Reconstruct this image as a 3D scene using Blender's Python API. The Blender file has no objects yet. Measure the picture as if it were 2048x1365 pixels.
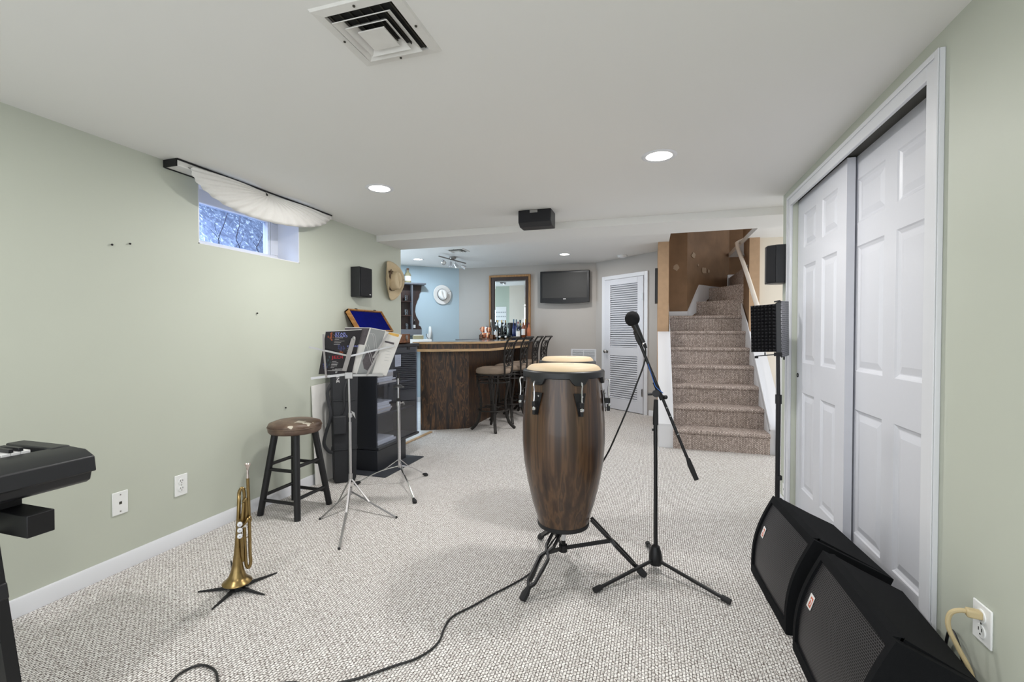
import bpy, bmesh, math, random
from mathutils import Vector, Matrix
random.seed(7)
PI = math.pi
S = bpy.context.scene
COL = S.collection
# ------------------------------------------------------------------ camera
F, YAW, PIT, CH = 910.0, math.radians(17.0), math.radians(-0.98), 1.2
FW = Vector((-math.sin(YAW)*math.cos(PIT), math.cos(YAW)*math.cos(PIT), math.sin(PIT)))
RT = Vector((math.cos(YAW), math.sin(YAW), 0))
UP = RT.cross(FW)
EYE = Vector((0, 0, CH))
cd = bpy.data.cameras.new('camera'); co = bpy.data.objects.new('camera', cd); COL.objects.link(co)
cd.sensor_width = 36.0; cd.lens = F/2048*36.0; cd.clip_start = 0.02
co.matrix_world = Matrix(((RT.x, UP.x, -FW.x, 0), (RT.y, UP.y, -FW.y, 0), (RT.z, UP.z, -FW.z, CH), (0, 0, 0, 1)))
S.camera = co
def ray(x, y): return FW + RT*((x-1024)/F) - UP*((y-682.5)/F)
def onZ(x, y, z): d = ray(x, y); return EYE + d*((z-CH)/d.z)
def onX(x, y, X): d = ray(x, y); return EYE + d*(X/d.x)
def onY(x, y, Y): d = ray(x, y); return EYE + d*(Y/d.y)
def onP(x, y, p0, n): d = ray(x, y); n = Vector(n); return EYE + d*((Vector(p0)-EYE).dot(n)/d.dot(n))
def facing(px, py):                       # upright plane through (px,py) that looks at the viewer's spot
    n = Vector((px, py, 0)).normalized()
    return lambda x, y: onP(x, y, (px, py, 0), n)

# ------------------------------------------------------------------ materials
def nm(name):
    m = bpy.data.materials.new(name); m.use_nodes = True
    nt = m.node_tree; b = nt.nodes['Principled BSDF']
    return m, nt, b
def srgb(r, g, b):
    f = lambda c: ((c/255)/12.92 if c/255 <= .04045 else (((c/255)+.055)/1.055)**2.4)
    return (f(r), f(g), f(b), 1)
def plain(name, c, rough=.5, metal=0, var=.06, scale=30, bump=0, spec=.5, **kw):
    m, nt, b = nm(name)
    tc = nt.nodes.new('ShaderNodeTexCoord'); n = nt.nodes.new('ShaderNodeTexNoise'); n.inputs['Scale'].default_value = scale
    n.inputs['Detail'].default_value = 4
    nt.links.new(tc.outputs['Object'], n.inputs['Vector'])
    mx = nt.nodes.new('ShaderNodeMix'); mx.data_type = 'RGBA'
    col = srgb(*c)
    mx.inputs[6].default_value = tuple(min(1, k*(1-var)) for k in col[:3])+(1,)
    mx.inputs[7].default_value = tuple(min(1, k*(1+var)) for k in col[:3])+(1,)
    nt.links.new(n.outputs['Fac'], mx.inputs[0]); nt.links.new(mx.outputs[2], b.inputs['Base Color'])
    b.inputs['Roughness'].default_value = rough; b.inputs['Metallic'].default_value = metal
    b.inputs['Specular IOR Level'].default_value = spec
    if bump:
        bp = nt.nodes.new('ShaderNodeBump'); bp.inputs['Strength'].default_value = bump; bp.inputs['Distance'].default_value = .002
        nt.links.new(n.outputs['Fac'], bp.inputs['Height']); nt.links.new(bp.outputs['Normal'], b.inputs['Normal'])
    for k, v in kw.items(): b.inputs[k].default_value = v
    return m
def glass(name, c=(235, 240, 245), rough=.02, alpha=None):
    m, nt, b = nm(name)
    b.inputs['Base Color'].default_value = srgb(*c); b.inputs['Roughness'].default_value = rough
    b.inputs['Transmission Weight'].default_value = 1; b.inputs['IOR'].default_value = 1.45
    return m
def thin_glass(name, tint, f=.5):
    m, nt, b = nm(name)
    tr = nt.nodes.new('ShaderNodeBsdfTransparent'); tr.inputs[0].default_value = srgb(*tint)
    gl = nt.nodes.new('ShaderNodeBsdfGlossy'); gl.inputs['Roughness'].default_value = .01
    fr = nt.nodes.new('ShaderNodeLayerWeight'); pw = nt.nodes.new('ShaderNodeMath'); pw.operation = 'POWER'; pw.inputs[1].default_value = 4
    nt.links.new(fr.outputs['Facing'], pw.inputs[0])
    mt = nt.nodes.new('ShaderNodeMath'); mt.operation = 'MULTIPLY_ADD'; mt.inputs[1].default_value = .9*f; mt.inputs[2].default_value = .04*f; mt.use_clamp = True
    mx = nt.nodes.new('ShaderNodeMixShader')
    nt.links.new(pw.outputs[0], mt.inputs[0]); nt.links.new(mt.outputs[0], mx.inputs[0])
    nt.links.new(tr.outputs[0], mx.inputs[1]); nt.links.new(gl.outputs[0], mx.inputs[2])
    nt.links.new(mx.outputs[0], nt.nodes['Material Output'].inputs['Surface'])
    return m
def emit(name, c, s):
    m, nt, b = nm(name)
    b.inputs['Base Color'].default_value = (.8, .8, .8, 1)
    b.inputs['Emission Color'].default_value = srgb(*c); b.inputs['Emission Strength'].default_value = s
    return m
def ramp(nt, src, stops):
    r = nt.nodes.new('ShaderNodeValToRGB')
    el = r.color_ramp.elements
    while len(el) < len(stops): el.new(.5)
    for e, (p, c) in zip(el, stops): e.position = p; e.color = srgb(*c)
    nt.links.new(src, r.inputs[0]); return r
def wood(name, stops, scale=(18, 18, 1.2), rough=.4, detail=6, dist=1.5, coat=0, rot=(0, 0, 0)):
    m, nt, b = nm(name)
    tc = nt.nodes.new('ShaderNodeTexCoord'); mp = nt.nodes.new('ShaderNodeMapping'); mp.inputs['Scale'].default_value = scale
    mp.inputs['Rotation'].default_value = rot
    n = nt.nodes.new('ShaderNodeTexNoise'); n.inputs['Scale'].default_value = 1; n.inputs['Detail'].default_value = detail
    n.inputs['Distortion'].default_value = dist
    nt.links.new(tc.outputs['Object'], mp.inputs[0]); nt.links.new(mp.outputs[0], n.inputs['Vector'])
    r = ramp(nt, n.outputs['Fac'], stops); nt.links.new(r.outputs[0], b.inputs['Base Color'])
    b.inputs['Roughness'].default_value = rough; b.inputs['Coat Weight'].default_value = coat
    return m
def carpet(name, light, mid, dark, sx=.0115, sy=.017, bump=.5):
    m, nt, b = nm(name)
    tc = nt.nodes.new('ShaderNodeTexCoord')
    mp = nt.nodes.new('ShaderNodeMapping'); mp.inputs['Rotation'].default_value = (0, 0, PI/2)
    nz = nt.nodes.new('ShaderNodeTexNoise'); nz.inputs['Scale'].default_value = 60; nz.inputs['Detail'].default_value = 3
    vm = nt.nodes.new('ShaderNodeVectorMath'); vm.operation = 'MULTIPLY_ADD'; vm.inputs[1].default_value = (.008, .008, .008)
    nt.links.new(tc.outputs['UV'], nz.inputs['Vector']); nt.links.new(nz.outputs['Color'], vm.inputs[0])
    nt.links.new(tc.outputs['UV'], vm.inputs[2]); nt.links.new(vm.outputs[0], mp.inputs[0])
    bk = nt.nodes.new('ShaderNodeTexBrick'); bk.inputs['Scale'].default_value = 1
    bk.inputs['Brick Width'].default_value = sy; bk.inputs['Row Height'].default_value = sx
    bk.inputs['Mortar Size'].default_value = sx*.15; bk.inputs['Mortar Smooth'].default_value = .8; bk.inputs['Bias'].default_value = -.15
    bk.inputs['Color1'].default_value = srgb(*light); bk.inputs['Color2'].default_value = srgb(*mid); bk.inputs['Mortar'].default_value = srgb(*dark)
    nt.links.new(mp.outputs[0], bk.inputs['Vector'])
    n2 = nt.nodes.new('ShaderNodeTexNoise'); n2.inputs['Scale'].default_value = 130; n2.inputs['Detail'].default_value = 2
    nt.links.new(tc.outputs['UV'], n2.inputs['Vector'])
    r = ramp(nt, n2.outputs['Fac'], [(.36, (125, 108, 98)), (.47, (255, 255, 255))])
    mx = nt.nodes.new('ShaderNodeMix'); mx.data_type = 'RGBA'; mx.blend_type = 'MULTIPLY'; mx.inputs[0].default_value = .8
    nt.links.new(bk.outputs['Color'], mx.inputs[6]); nt.links.new(r.outputs[0], mx.inputs[7])
    nt.links.new(mx.outputs[2], b.inputs['Base Color'])
    inv = nt.nodes.new('ShaderNodeMath'); inv.operation = 'SUBTRACT'; inv.inputs[0].default_value = 1
    nt.links.new(bk.outputs['Fac'], inv.inputs[1])
    bp = nt.nodes.new('ShaderNodeBump'); bp.inputs['Strength'].default_value = bump; bp.inputs['Distance'].default_value = .005
    nt.links.new(inv.outputs[0], bp.inputs['Height']); nt.links.new(bp.outputs['Normal'], b.inputs['Normal'])
    b.inputs['Roughness'].default_value = .95; b.inputs['Specular IOR Level'].default_value = .1
    return m
def uvbrick(name, c1, c2, mort, w, h, ms, rough=.5, metal=0, bump=0, off=.5):
    m, nt, b = nm(name)
    tc = nt.nodes.new('ShaderNodeTexCoord')
    bk = nt.nodes.new('ShaderNodeTexBrick'); bk.inputs['Scale'].default_value = 1; bk.offset = off
    bk.inputs['Brick Width'].default_value = w; bk.inputs['Row Height'].default_value = h
    bk.inputs['Mortar Size'].default_value = ms; bk.inputs['Mortar Smooth'].default_value = .3
    bk.inputs['Color1'].default_value = srgb(*c1); bk.inputs['Color2'].default_value = srgb(*c2); bk.inputs['Mortar'].default_value = srgb(*mort)
    nt.links.new(tc.outputs['UV'], bk.inputs['Vector']); nt.links.new(bk.outputs['Color'], b.inputs['Base Color'])
    b.inputs['Roughness'].default_value = rough; b.inputs['Metallic'].default_value = metal
    if bump:
        bp = nt.nodes.new('ShaderNodeBump'); bp.inputs['Strength'].default_value = bump; bp.inputs['Distance'].default_value = .003
        nt.links.new(bk.outputs['Fac'], bp.inputs['Height']); nt.links.new(bp.outputs['Normal'], b.inputs['Normal'])
    return m

G = {}
G['green'] = plain('green_wall_paint', (187, 191, 178), .55, var=.015, scale=3)
G['greenbar'] = plain('grey_green_wall_paint', (172, 180, 164), .6, var=.02, scale=3)
G['blue'] = plain('pale_blue_wall_paint', (176, 194, 204), .6, var=.02, scale=3)
G['beige'] = plain('beige_wall_paint', (170, 165, 160), .6, var=.02, scale=3)
G['cream'] = plain('cream_wall_paint', (214, 205, 190), .6, var=.02, scale=3)
G['ceil'] = plain('ceiling_paint', (224, 223, 220), .8, var=.01, scale=2)
G['white'] = plain('white_gloss_trim', (216, 217, 221), .35, var=.01, scale=4)
G['doorwhite'] = plain('white_door_paint', (208, 209, 215), .4, var=.012, scale=60, bump=.05)
G['plate'] = plain('white_plastic', (232, 233, 232), .3, var=.01)
G['dark'] = plain('dark_gap', (28, 27, 25), .8)
G['darktrack'] = plain('bronze_track', (62, 60, 52), .5, metal=.4)
G['black'] = plain('black_plastic', (27, 28, 31), .42, var=.08)
G['blackmat'] = plain('black_matt_metal', (22, 22, 24), .45, var=.1, metal=.2)
G['iron'] = plain('dark_bronze_iron', (44, 41, 39), .45, metal=.6, var=.15)
G['chrome'] = plain('chrome', (215, 215, 218), .12, metal=1, var=.02)
G['nickel'] = plain('brushed_nickel', (165, 163, 160), .3, metal=1, var=.05)
G['alu'] = plain('grey_plated_steel', (178, 176, 176), .33, metal=.85, var=.06)
G['rubber'] = plain('black_rubber', (24, 24, 26), .7)
G['ozite'] = plain('black_carpet_covering', (19, 20, 22), .95, var=.35, scale=400, bump=.3, spec=.15)
G['nylon'] = plain('black_nylon', (30, 31, 35), .7, var=.2, scale=200, bump=.3)
G['foam'] = plain('black_acoustic_foam', (30, 30, 33), .8, spec=.35)
G['micfoam'] = plain('black_mic_foam', (34, 34, 35), 1, var=.4, scale=500, bump=.5, spec=.1)
G['cab'] = plain('black_laminate', (34, 36, 41), .35, var=.05)
G['matblack'] = plain('dark_floor_mat', (52, 55, 62), .6)
G['brass'] = plain('aged_brass', (148, 126, 84), .3, metal=1, var=.35, scale=40)
G['silver'] = plain('silver_plate', (214, 202, 196), .2, metal=1)
G['pearl'] = plain('pearl_button', (225, 226, 230), .25)
G['velvet'] = plain('blue_velvet', (4, 14, 96), .95, var=.35, scale=25, spec=.1)
G['casewood'] = wood('case_wood', [(.3, (70, 40, 24)), (.6, (120, 76, 44))], (3, 40, 40), .4)
G['caseedge'] = wood('case_edge_wood', [(.3, (135, 88, 40)), (.7, (190, 138, 78))], (3, 30, 30), .4)
G['oak'] = wood('oak_edging', [(.3, (170, 138, 102)), (.7, (206, 174, 132))], (5, 5, 60), .4)
G['oakmir'] = wood('oak_mirror_frame', [(.3, (128, 92, 55)), (.7, (172, 130, 84))], (30, 30, 3), .4)
G['darkframe'] = plain('dark_brown_frame', (52, 36, 30), .45)
G['barwood'] = wood('dark_burl_panel', [(.36, (26, 20, 18)), (.47, (58, 40, 28)), (.54, (100, 70, 44)), (.585, (40, 29, 23)), (.7, (74, 50, 33))], (16, 16, 2.6), .4, 8, 2.2)
G['bartop'] = plain('slate_laminate', (88, 88, 92), .15, var=.05)
G['shelfwood'] = wood('espresso_wood', [(.3, (28, 18, 16)), (.7, (62, 36, 28))], (12, 12, 2), .35)
G['shelfgrey'] = plain('grey_reflecting_edge', (98, 100, 106), .3)
G['straw'] = plain('straw', (196, 178, 146), .85, var=.12, scale=180, bump=.3)
G['felt'] = plain('white_felt', (228, 224, 220), .9, var=.03)
G['band'] = plain('dark_hat_band', (48, 46, 48), .8)
G['brownband'] = plain('brown_hat_cord', (84, 66, 50), .8)
G['conga'] = wood('walnut_shell', [(.32, (38, 26, 19)), (.47, (62, 43, 30)), (.55, (90, 66, 45)), (.6, (58, 42, 32)), (.75, (84, 62, 46))], (24, 24, .22), .33, 4, .25, coat=.25)
G['skin'] = plain('rawhide', (206, 184, 152), .55, var=.06, scale=12)
G['vinyl'] = None
G['fabric'] = plain('taupe_suede', (135, 119, 104), .85, var=.15, scale=25)
G['tan'] = plain('tan_wall_paper', (172, 142, 112), .75, var=.14, scale=18)
G['brown'] = plain('brown_sponged_wall', (126, 98, 72), .75, var=.32, scale=5)
G['patch'] = plain('pale_plaster_patch', (164, 144, 122), .9)
G['rail'] = plain('painted_handrail', (226, 218, 208), .4)
G['carpet'] = carpet('berber_carpet', (240, 237, 234), (216, 211, 207), (96, 89, 84))
G['staircarpet'] = carpet('berber_stair_carpet', (208, 194, 186), (166, 152, 144), (84, 74, 69), .014, .02)
G['tile'] = uvbrick('white_floor_tile', (222, 222, 222), (214, 214, 216), (180, 180, 182), .3, .3, .005, .3, off=0)
G['paper'] = plain('paper', (222, 220, 216), .8, var=.04)
G['paperend'] = plain('page_edges', (206, 196, 182), .8, var=.1, scale=200)
G['bookblack'] = plain('black_glossy_cover', (30, 28, 34), .3)
G['mirror'] = plain('mirror_glass', (232, 234, 234), .0, metal=1, var=0)
G['screen'] = plain('dark_screen', (44, 43, 42), .55)
G['tvblack'] = plain('piano_black', (16, 17, 20), .4)
G['vent'] = plain('vent_white', (205, 206, 210), .5)
G['ventceil'] = plain('vent_ceiling_white', (214, 212, 208), .5)
G['fabricwhite'] = plain('sheer_white_fabric', (222, 220, 216), .85, var=.04, scale=80)
G['cable'] = plain('black_cable', (24, 24, 25), .5)
G['beigecord'] = plain('beige_cord', (190, 172, 132), .5)
G['copper'] = plain('copper', (206, 138, 108), .18, metal=1, var=.1)
G['blueglass'] = plain('cobalt_bottle', (16, 38, 96), .1, **{'Coat Weight': .5})
G['darkglass'] = plain('dark_green_bottle', (20, 28, 24), .1, **{'Coat Weight': .5})
G['clearglass'] = glass('clear_glass')
G['whisky'] = plain('amber_spirit', (120, 62, 26), .1, **{'Coat Weight': .5})
G['orange'] = plain('orange_bottle', (188, 108, 70), .15)
G['gold'] = plain('gold_foil', (188, 158, 88), .35, metal=.8)
G['greenfoil'] = plain('teal_foil', (40, 84, 110), .35, metal=.4)
G['red'] = plain('dark_red_cap', (112, 40, 44), .4)
G['label'] = plain('white_label', (232, 230, 228), .6)
G['redlabel'] = plain('badge_red', (206, 112, 86), .5)
G['cord'] = plain('blue_tie', (40, 92, 170), .5)
G['keywhite'] = plain('ivory_keys', (228, 228, 228), .3)
G['lens'] = emit('lit_diffuser', (255, 250, 242), 9)
G['wellwall'] = None
G['win'] = thin_glass('window_pane', (214, 226, 245), .6)
G['cabglass'] = thin_glass('smoked_glass', (236, 239, 246), 1.0)
G['perf'] = uvbrick('perforated_steel', (12, 12, 13), (16, 16, 18), (92, 90, 92), .0115, .0062, .0011, .45, .55, .3)
G['perfwhite'] = uvbrick('perforated_shield_back', (40, 40, 43), (48, 48, 52), (150, 150, 155), .011, .011, .003, .4, .4, .3)
G['khaki'] = plain('khaki_box', (150, 142, 112), .8)
G['printgrey'] = plain('print_grey', (150, 152, 152), .6)
G['printdark'] = plain('print_dark', (88, 82, 86), .6, var=.35, scale=60)
G['printyellow'] = plain('print_yellow', (222, 178, 96), .6)
G['printorange'] = plain('print_orange', (150, 78, 46), .6, var=.9, scale=70)
G['printblue'] = plain('print_blue', (58, 62, 104), .6, var=.9, scale=70)
G['printgreen'] = plain('print_green', (52, 74, 78), .6, var=.9, scale=70)
G['printwhite'] = plain('print_white', (225, 222, 222), .6)
G['printlilac'] = plain('print_lilac', (150, 158, 230), .6)
G['printred'] = plain('print_red', (190, 32, 52), .6)
G['bark'] = plain('bare_branch', (64, 62, 72), .9)
G['clearplastic'] = glass('rosette_glass', (225, 228, 228), .1)
def vinyl():
    m, nt, b = nm('worn_brown_vinyl')
    tc = nt.nodes.new('ShaderNodeTexCoord')
    n = nt.nodes.new('ShaderNodeTexNoise'); n.inputs['Scale'].default_value = 9; n.inputs['Detail'].default_value = 6
    nt.links.new(tc.outputs['Object'], n.inputs['Vector'])
    r = ramp(nt, n.outputs['Fac'], [(0, (66, 50, 42)), (.5, (92, 72, 60)), (.625, (116, 96, 80)), (.64, (205, 196, 180))])
    nt.links.new(r.outputs[0], b.inputs['Base Color']); b.inputs['Roughness'].default_value = .4
    return m
G['vinyl'] = vinyl()
def well():
    m, nt, b = nm('frosted_plastic_well')
    tc = nt.nodes.new('ShaderNodeTexCoord')
    n = nt.nodes.new('ShaderNodeTexNoise'); n.inputs['Scale'].default_value = 22; n.inputs['Detail'].default_value = 8; n.inputs['Distortion'].default_value = 1.6
    nt.links.new(tc.outputs['Object'], n.inputs['Vector'])
    r = ramp(nt, n.outputs['Fac'], [(.3, (84, 88, 104)), (.5, (112, 120, 140)), (.6, (138, 146, 162)), (.66, (215, 220, 226))])
    nt.links.new(r.outputs[0], b.inputs['Base Color']); b.inputs['Roughness'].default_value = .6
    return m
G['wellwall'] = well()

# ------------------------------------------------------------------ mesh builder
ORIG = {}
class MB:
    def __init__(s): s.v = []; s.f = []; s.uv = {}
    def add(s, vs, fs, uvs=None):
        o = len(s.v); s.v += [tuple(p) for p in vs]
        for i, f in enumerate(fs):
            if uvs: s.uv[len(s.f)] = uvs[i]
            s.f.append([o+k for k in f])
        return s
    def box(s, a, b):
        x0, y0, z0 = (min(a[i], b[i]) for i in range(3)); x1, y1, z1 = (max(a[i], b[i]) for i in range(3))
        return s.add([(x0, y0, z0), (x1, y0, z0), (x1, y1, z0), (x0, y1, z0), (x0, y0, z1), (x1, y0, z1), (x1, y1, z1), (x0, y1, z1)],
                     [[0, 3, 2, 1], [4, 5, 6, 7], [0, 1, 5, 4], [1, 2, 6, 5], [2, 3, 7, 6], [3, 0, 4, 7]])
    def obox(s, c, ax, ay, az, dx, dy, dz):
        c = Vector(c); ax = Vector(ax).normalized()*dx/2; ay = Vector(ay).normalized()*dy/2; az = Vector(az).normalized()*dz/2
        vs = [c+ax*i+ay*j+az*k for k in (-1, 1) for i, j in ((-1, -1), (1, -1), (1, 1), (-1, 1))]
        return s.add(vs, [[0, 3, 2, 1], [4, 5, 6, 7], [0, 1, 5, 4], [1, 2, 6, 5], [2, 3, 7, 6], [3, 0, 4, 7]])
    def bar(s, p0, p1, w, t, side=None):
        p0 = Vector(p0); p1 = Vector(p1); d = p1-p0
        sd = Vector(side) if side else (d.cross(Vector((0, 0, 1))) if abs(d.normalized().z) < .95 else Vector((1, 0, 0)))
        sd = (sd-d*(sd.dot(d)/d.dot(d))).normalized()
        return s.obox((p0+p1)/2, d, sd, d.cross(sd), d.length, w, t)
    def cyl(s, p0, p1, r0, r1=None, n=16):
        r1 = r0 if r1 is None else r1
        return s.tube([p0, p1], [r0, r1], n)
    def tube(s, pts, r, n=10, closed=False, flat=1.0):
        P = [Vector(p) for p in pts]; m = len(P)
        R = r if isinstance(r, (list, tuple)) else [r]*m
        T = []
        for i in range(m):
            a = P[i-1] if (i > 0 or closed) else P[0]; b = P[(i+1) % m] if (i < m-1 or closed) else P[-1]
            T.append((b-a).normalized())
        u = T[0].orthogonal().normalized(); vs = []
        for i in range(m):
            u = (u-T[i]*u.dot(T[i])).normalized(); w = T[i].cross(u)
            vs += [P[i]+(u*math.cos(2*PI*k/n)+w*math.sin(2*PI*k/n)*flat)*R[i] for k in range(n)]
        fs = []
        for i in range(m if closed else m-1):
            j = (i+1) % m
            fs += [[i*n+k, i*n+(k+1) % n, j*n+(k+1) % n, j*n+k] for k in range(n)]
        if not closed: fs += [list(range(n))[::-1], [(m-1)*n+k for k in range(n)]]
        return s.add(vs, fs)
    def lathe(s, prof, c=(0, 0, 0), n=32, ax=(0, 0, 1), sx=1, sy=1, fn=None, caps=True):
        c = Vector(c); az = Vector(ax).normalized()
        ux = Vector((1, 0, 0)) if abs(az.x) < .9 else Vector((0, 1, 0)); ux = (ux-az*ux.dot(az)).normalized(); uy = az.cross(ux)
        vs = []
        for r, z in prof:
            for k in range(n):
                a = 2*PI*k/n; p = ux*r*sx*math.cos(a)+uy*r*sy*math.sin(a)+az*(z+(fn(r, a) if fn else 0))
                vs.append(c+p)
        m = len(prof)
        fs = [[i*n+k, i*n+(k+1) % n, (i+1)*n+(k+1) % n, (i+1)*n+k] for i in range(m-1) for k in range(n)]
        if caps and prof[0][0] > 1e-6: fs.append(list(range(n))[::-1])
        if caps and prof[-1][0] > 1e-6: fs.append([(m-1)*n+k for k in range(n)])
        return s.add(vs, fs)
    def sphere(s, c, r, n=16, m=10, sc=(1, 1, 1)):
        pr = [(max(1e-7, math.sin(PI*i/m)), -math.cos(PI*i/m)) for i in range(m+1)]
        c = Vector(c); vs = [c+Vector((r*sc[0]*a*math.cos(2*PI*k/n), r*sc[1]*a*math.sin(2*PI*k/n), r*sc[2]*z)) for a, z in pr for k in range(n)]
        return s.add(vs, [[i*n+k, i*n+(k+1) % n, (i+1)*n+(k+1) % n, (i+1)*n+k] for i in range(m) for k in range(n)])
    def prism(s, pts, off):
        P = [Vector(p) for p in pts]; off = Vector(off); n = len(P)
        return s.add(P+[p+off for p in P], [list(range(n))[::-1], [n+k for k in range(n)]]+[[k, (k+1) % n, n+(k+1) % n, n+k] for k in range(n)])
    def plan(s, poly, z0, z1): return s.prism([(x, y, z0) for x, y in poly], (0, 0, z1-z0))
    def quad(s, a, b, c, d, uv=None):
        return s.add([a, b, c, d], [[0, 1, 2, 3]], [uv] if uv else None)
    def grid(s, fn, nu, nv, uvfn=None):
        vs = [fn(i/nu, j/nv) for j in range(nv+1) for i in range(nu+1)]
        fs = []; uv = []
        for j in range(nv):
            for i in range(nu):
                fs.append([j*(nu+1)+i, j*(nu+1)+i+1, (j+1)*(nu+1)+i+1, (j+1)*(nu+1)+i])
                if uvfn: uv.append([uvfn(i/nu, j/nv), uvfn((i+1)/nu, j/nv), uvfn((i+1)/nu, (j+1)/nv), uvfn(i/nu, (j+1)/nv)])
        return s.add(vs, fs, uv if uvfn else None)
    def build(s, name, mat, parent=None, bevel=0, smooth=30, uvproj=None, solid=0, seg=2):
        me = bpy.data.meshes.new(name)
        off = ORIG.get(parent.name if parent else None, Vector((0, 0, 0)))
        me.from_pydata([Vector(p)-off for p in s.v], [], s.f)
        bm = bmesh.new(); bm.from_mesh(me)
        bmesh.ops.recalc_face_normals(bm, faces=bm.faces) if not s.uv else None
        if s.uv or uvproj:
            L = bm.loops.layers.uv.new('UVMap'); bm.faces.ensure_lookup_table()
            for i, fc in enumerate(bm.faces):
                for k, lp in enumerate(fc.loops):
                    if i in s.uv: lp[L].uv = s.uv[i][k]
                    elif uvproj: lp[L].uv = uvproj(lp.vert.co+off, fc.normal)
        bm.to_mesh(me); bm.free()
        if smooth:
            me.shade_smooth(); me.set_sharp_from_angle(angle=math.radians(smooth))
        me.materials.append(mat if not isinstance(mat, str) else G[mat])
        o = bpy.data.objects.new(name, me); COL.objects.link(o)
        if parent: o.parent = parent
        ORIG[o.name] = off.copy()
        if solid:
            md = o.modifiers.new('solid', 'SOLIDIFY'); md.thickness = solid; md.offset = 0
        if bevel:
            md = o.modifiers.new('bevel', 'BEVEL'); md.width = bevel; md.segments = seg; md.limit_method = 'ANGLE'; md.angle_limit = math.radians(40)
        return o
def tag(o, label, cat, group=None):
    o['label'] = label; o['category'] = cat
    if group: o['group'] = group
    return o
def thing(name, label, cat, loc=(0, 0, 0), group=None):
    o = bpy.data.objects.new(name, None); COL.objects.link(o); o.location = loc; o.empty_display_size = .05
    ORIG[o.name] = Vector(loc); return tag(o, label, cat, group)
def struct(mb, name, mat, **k):
    o = mb.build(name, mat, **k)
    if not k.get('parent'): o['kind'] = 'structure'
    return o
def dup(root, loc, rz=0, label=None):
    r = root.copy(); COL.objects.link(r); r.location = loc; r.rotation_euler = (0, 0, rz)
    if label: r['label'] = label
    for ch in list(root.children):
        c = ch.copy(); COL.objects.link(c); c.parent = r
        for g in list(ch.children):
            d = g.copy(); COL.objects.link(d); d.parent = c
    return r
def text(name, s, mat, parent, org, ax, ay, size, ext=.0004, align='LEFT'):
    cu = bpy.data.curves.new(name, 'FONT'); cu.body = s; cu.size = size; cu.extrude = ext; cu.align_x = align
    t = bpy.data.objects.new(name, cu); COL.objects.link(t)
    dg = bpy.context.evaluated_depsgraph_get(); me = bpy.data.meshes.new_from_object(t.evaluated_get(dg))
    bpy.data.objects.remove(t)
    ax = Vector(ax).normalized(); ay = Vector(ay); ay = (ay-ax*ay.dot(ax)).normalized(); az = ax.cross(ay)
    off = ORIG.get(parent.name, Vector((0, 0, 0))); o = Vector(org)-off; ax = ax*(1.35 if name == 'lettering' and parent.name == 'song_book' else 1)
    for v in me.vertices: v.co = o+ax*v.co.x+ay*v.co.y+az*v.co.z
    me.materials.clear(); me.materials.append(G[mat])
    ob = bpy.data.objects.new(name, me); COL.objects.link(ob); ob.parent = parent; ORIG[ob.name] = off.copy(); return ob
def smoothpath(pts, n=8):
    P = [Vector(p) for p in pts]; out = []
    for i in range(len(P)-1):
        a = P[max(i-1, 0)]; b = P[i]; c = P[i+1]; d = P[min(i+2, len(P)-1)]
        for k in range(n):
            t = k/n
            out.append(.5*((2*b)+(c-a)*t+(2*a-5*b+4*c-d)*t*t+(3*b-a-3*c+d)*t**3))
    out.append(P[-1]); return out
xy = lambda co, n: (co.x, co.y)

# ------------------------------------------------------------------ the setting
H, HB, BB = 2.15, 2.37, 2.09
XL, XR, YB = -2.56, .87, 7.62
m = MB(); m.plan([(XL, -1.4), (2.6, -1.4), (2.6, 8.6), (-2.54, 8.6), (-2.54, 4.31), (XL, 4.31)], -.08, 0)
struct(m, 'floor', 'carpet', uvproj=xy, smooth=0)
m = MB(); m.plan([(-5.2, 4.31), (-2.54, 4.31), (-2.54, 8.6), (-5.2, 8.6)], -.08, .001)
struct(m, 'floor_bar', 'tile', uvproj=xy, smooth=0)
m = MB(); m.box((-2.565, 4.3, 0), (-2.525, 4.97, .012)); struct(m, 'trim_1', 'oak', bevel=.004)
# left wall with the window opening
WY0, WY1, WZ0, WZ1, WT = 2.038, 2.843, 1.731, 2.125, .3
m = MB()
m.box((XL-WT, -1.4, 0), (XL, WY0, H+.05)); m.box((XL-WT, WY1, 0), (XL, 4.31, H+.05))
m.box((XL-WT, WY0, 0), (XL, WY1, WZ0)); m.box((XL-WT, WY0, WZ1), (XL, WY1, H+.05))
struct(m, 'wall_left', 'green')
# right wall with the closet opening
CY0, CY1, CZ = 1.80, 3.37, 2.075
m = MB()
m.box((XR, -1.4, 0), (XR+.13, CY0, H+.05)); m.box((XR, CY1, 0), (XR+.13, 3.57, H+.05)); m.box((XR, CY0, CZ), (XR+.13, CY1, H+.05))
struct(m, 'wall_right', 'green')
m = MB(); m.box((XR+.7, 1.6, 0), (XR+.75, 3.57, H)); m.box((XR+.13, 3.47, 0), (2.6, 3.57, H+.05)); m.box((XR+.13, 1.6, 0), (XR+.75, 1.66, H))
struct(m, 'wall_closet', 'cream')
m = MB(); m.box((-2.9, -1.4, H), (2.6, 3.87, H+.06)); struct(m, 'ceiling', 'ceil')
m = MB(); m.box((-2.9, 3.86, BB), (2.6, 4.31, HB+.08)); struct(m, 'ceiling_beam', 'ceil')
SX0, SX1, SY = .213, 1.132, 5.0
m = MB(); m.box((-5.2, 4.3, HB), (SX0, 8.6, HB+.06)); m.box((SX0, 4.3, HB), (SX1, SY, HB+.06)); m.box((SX1, 4.3, HB), (2.6, 8.6, HB+.06))
struct(m, 'ceiling_bar', 'ceil')
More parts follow.
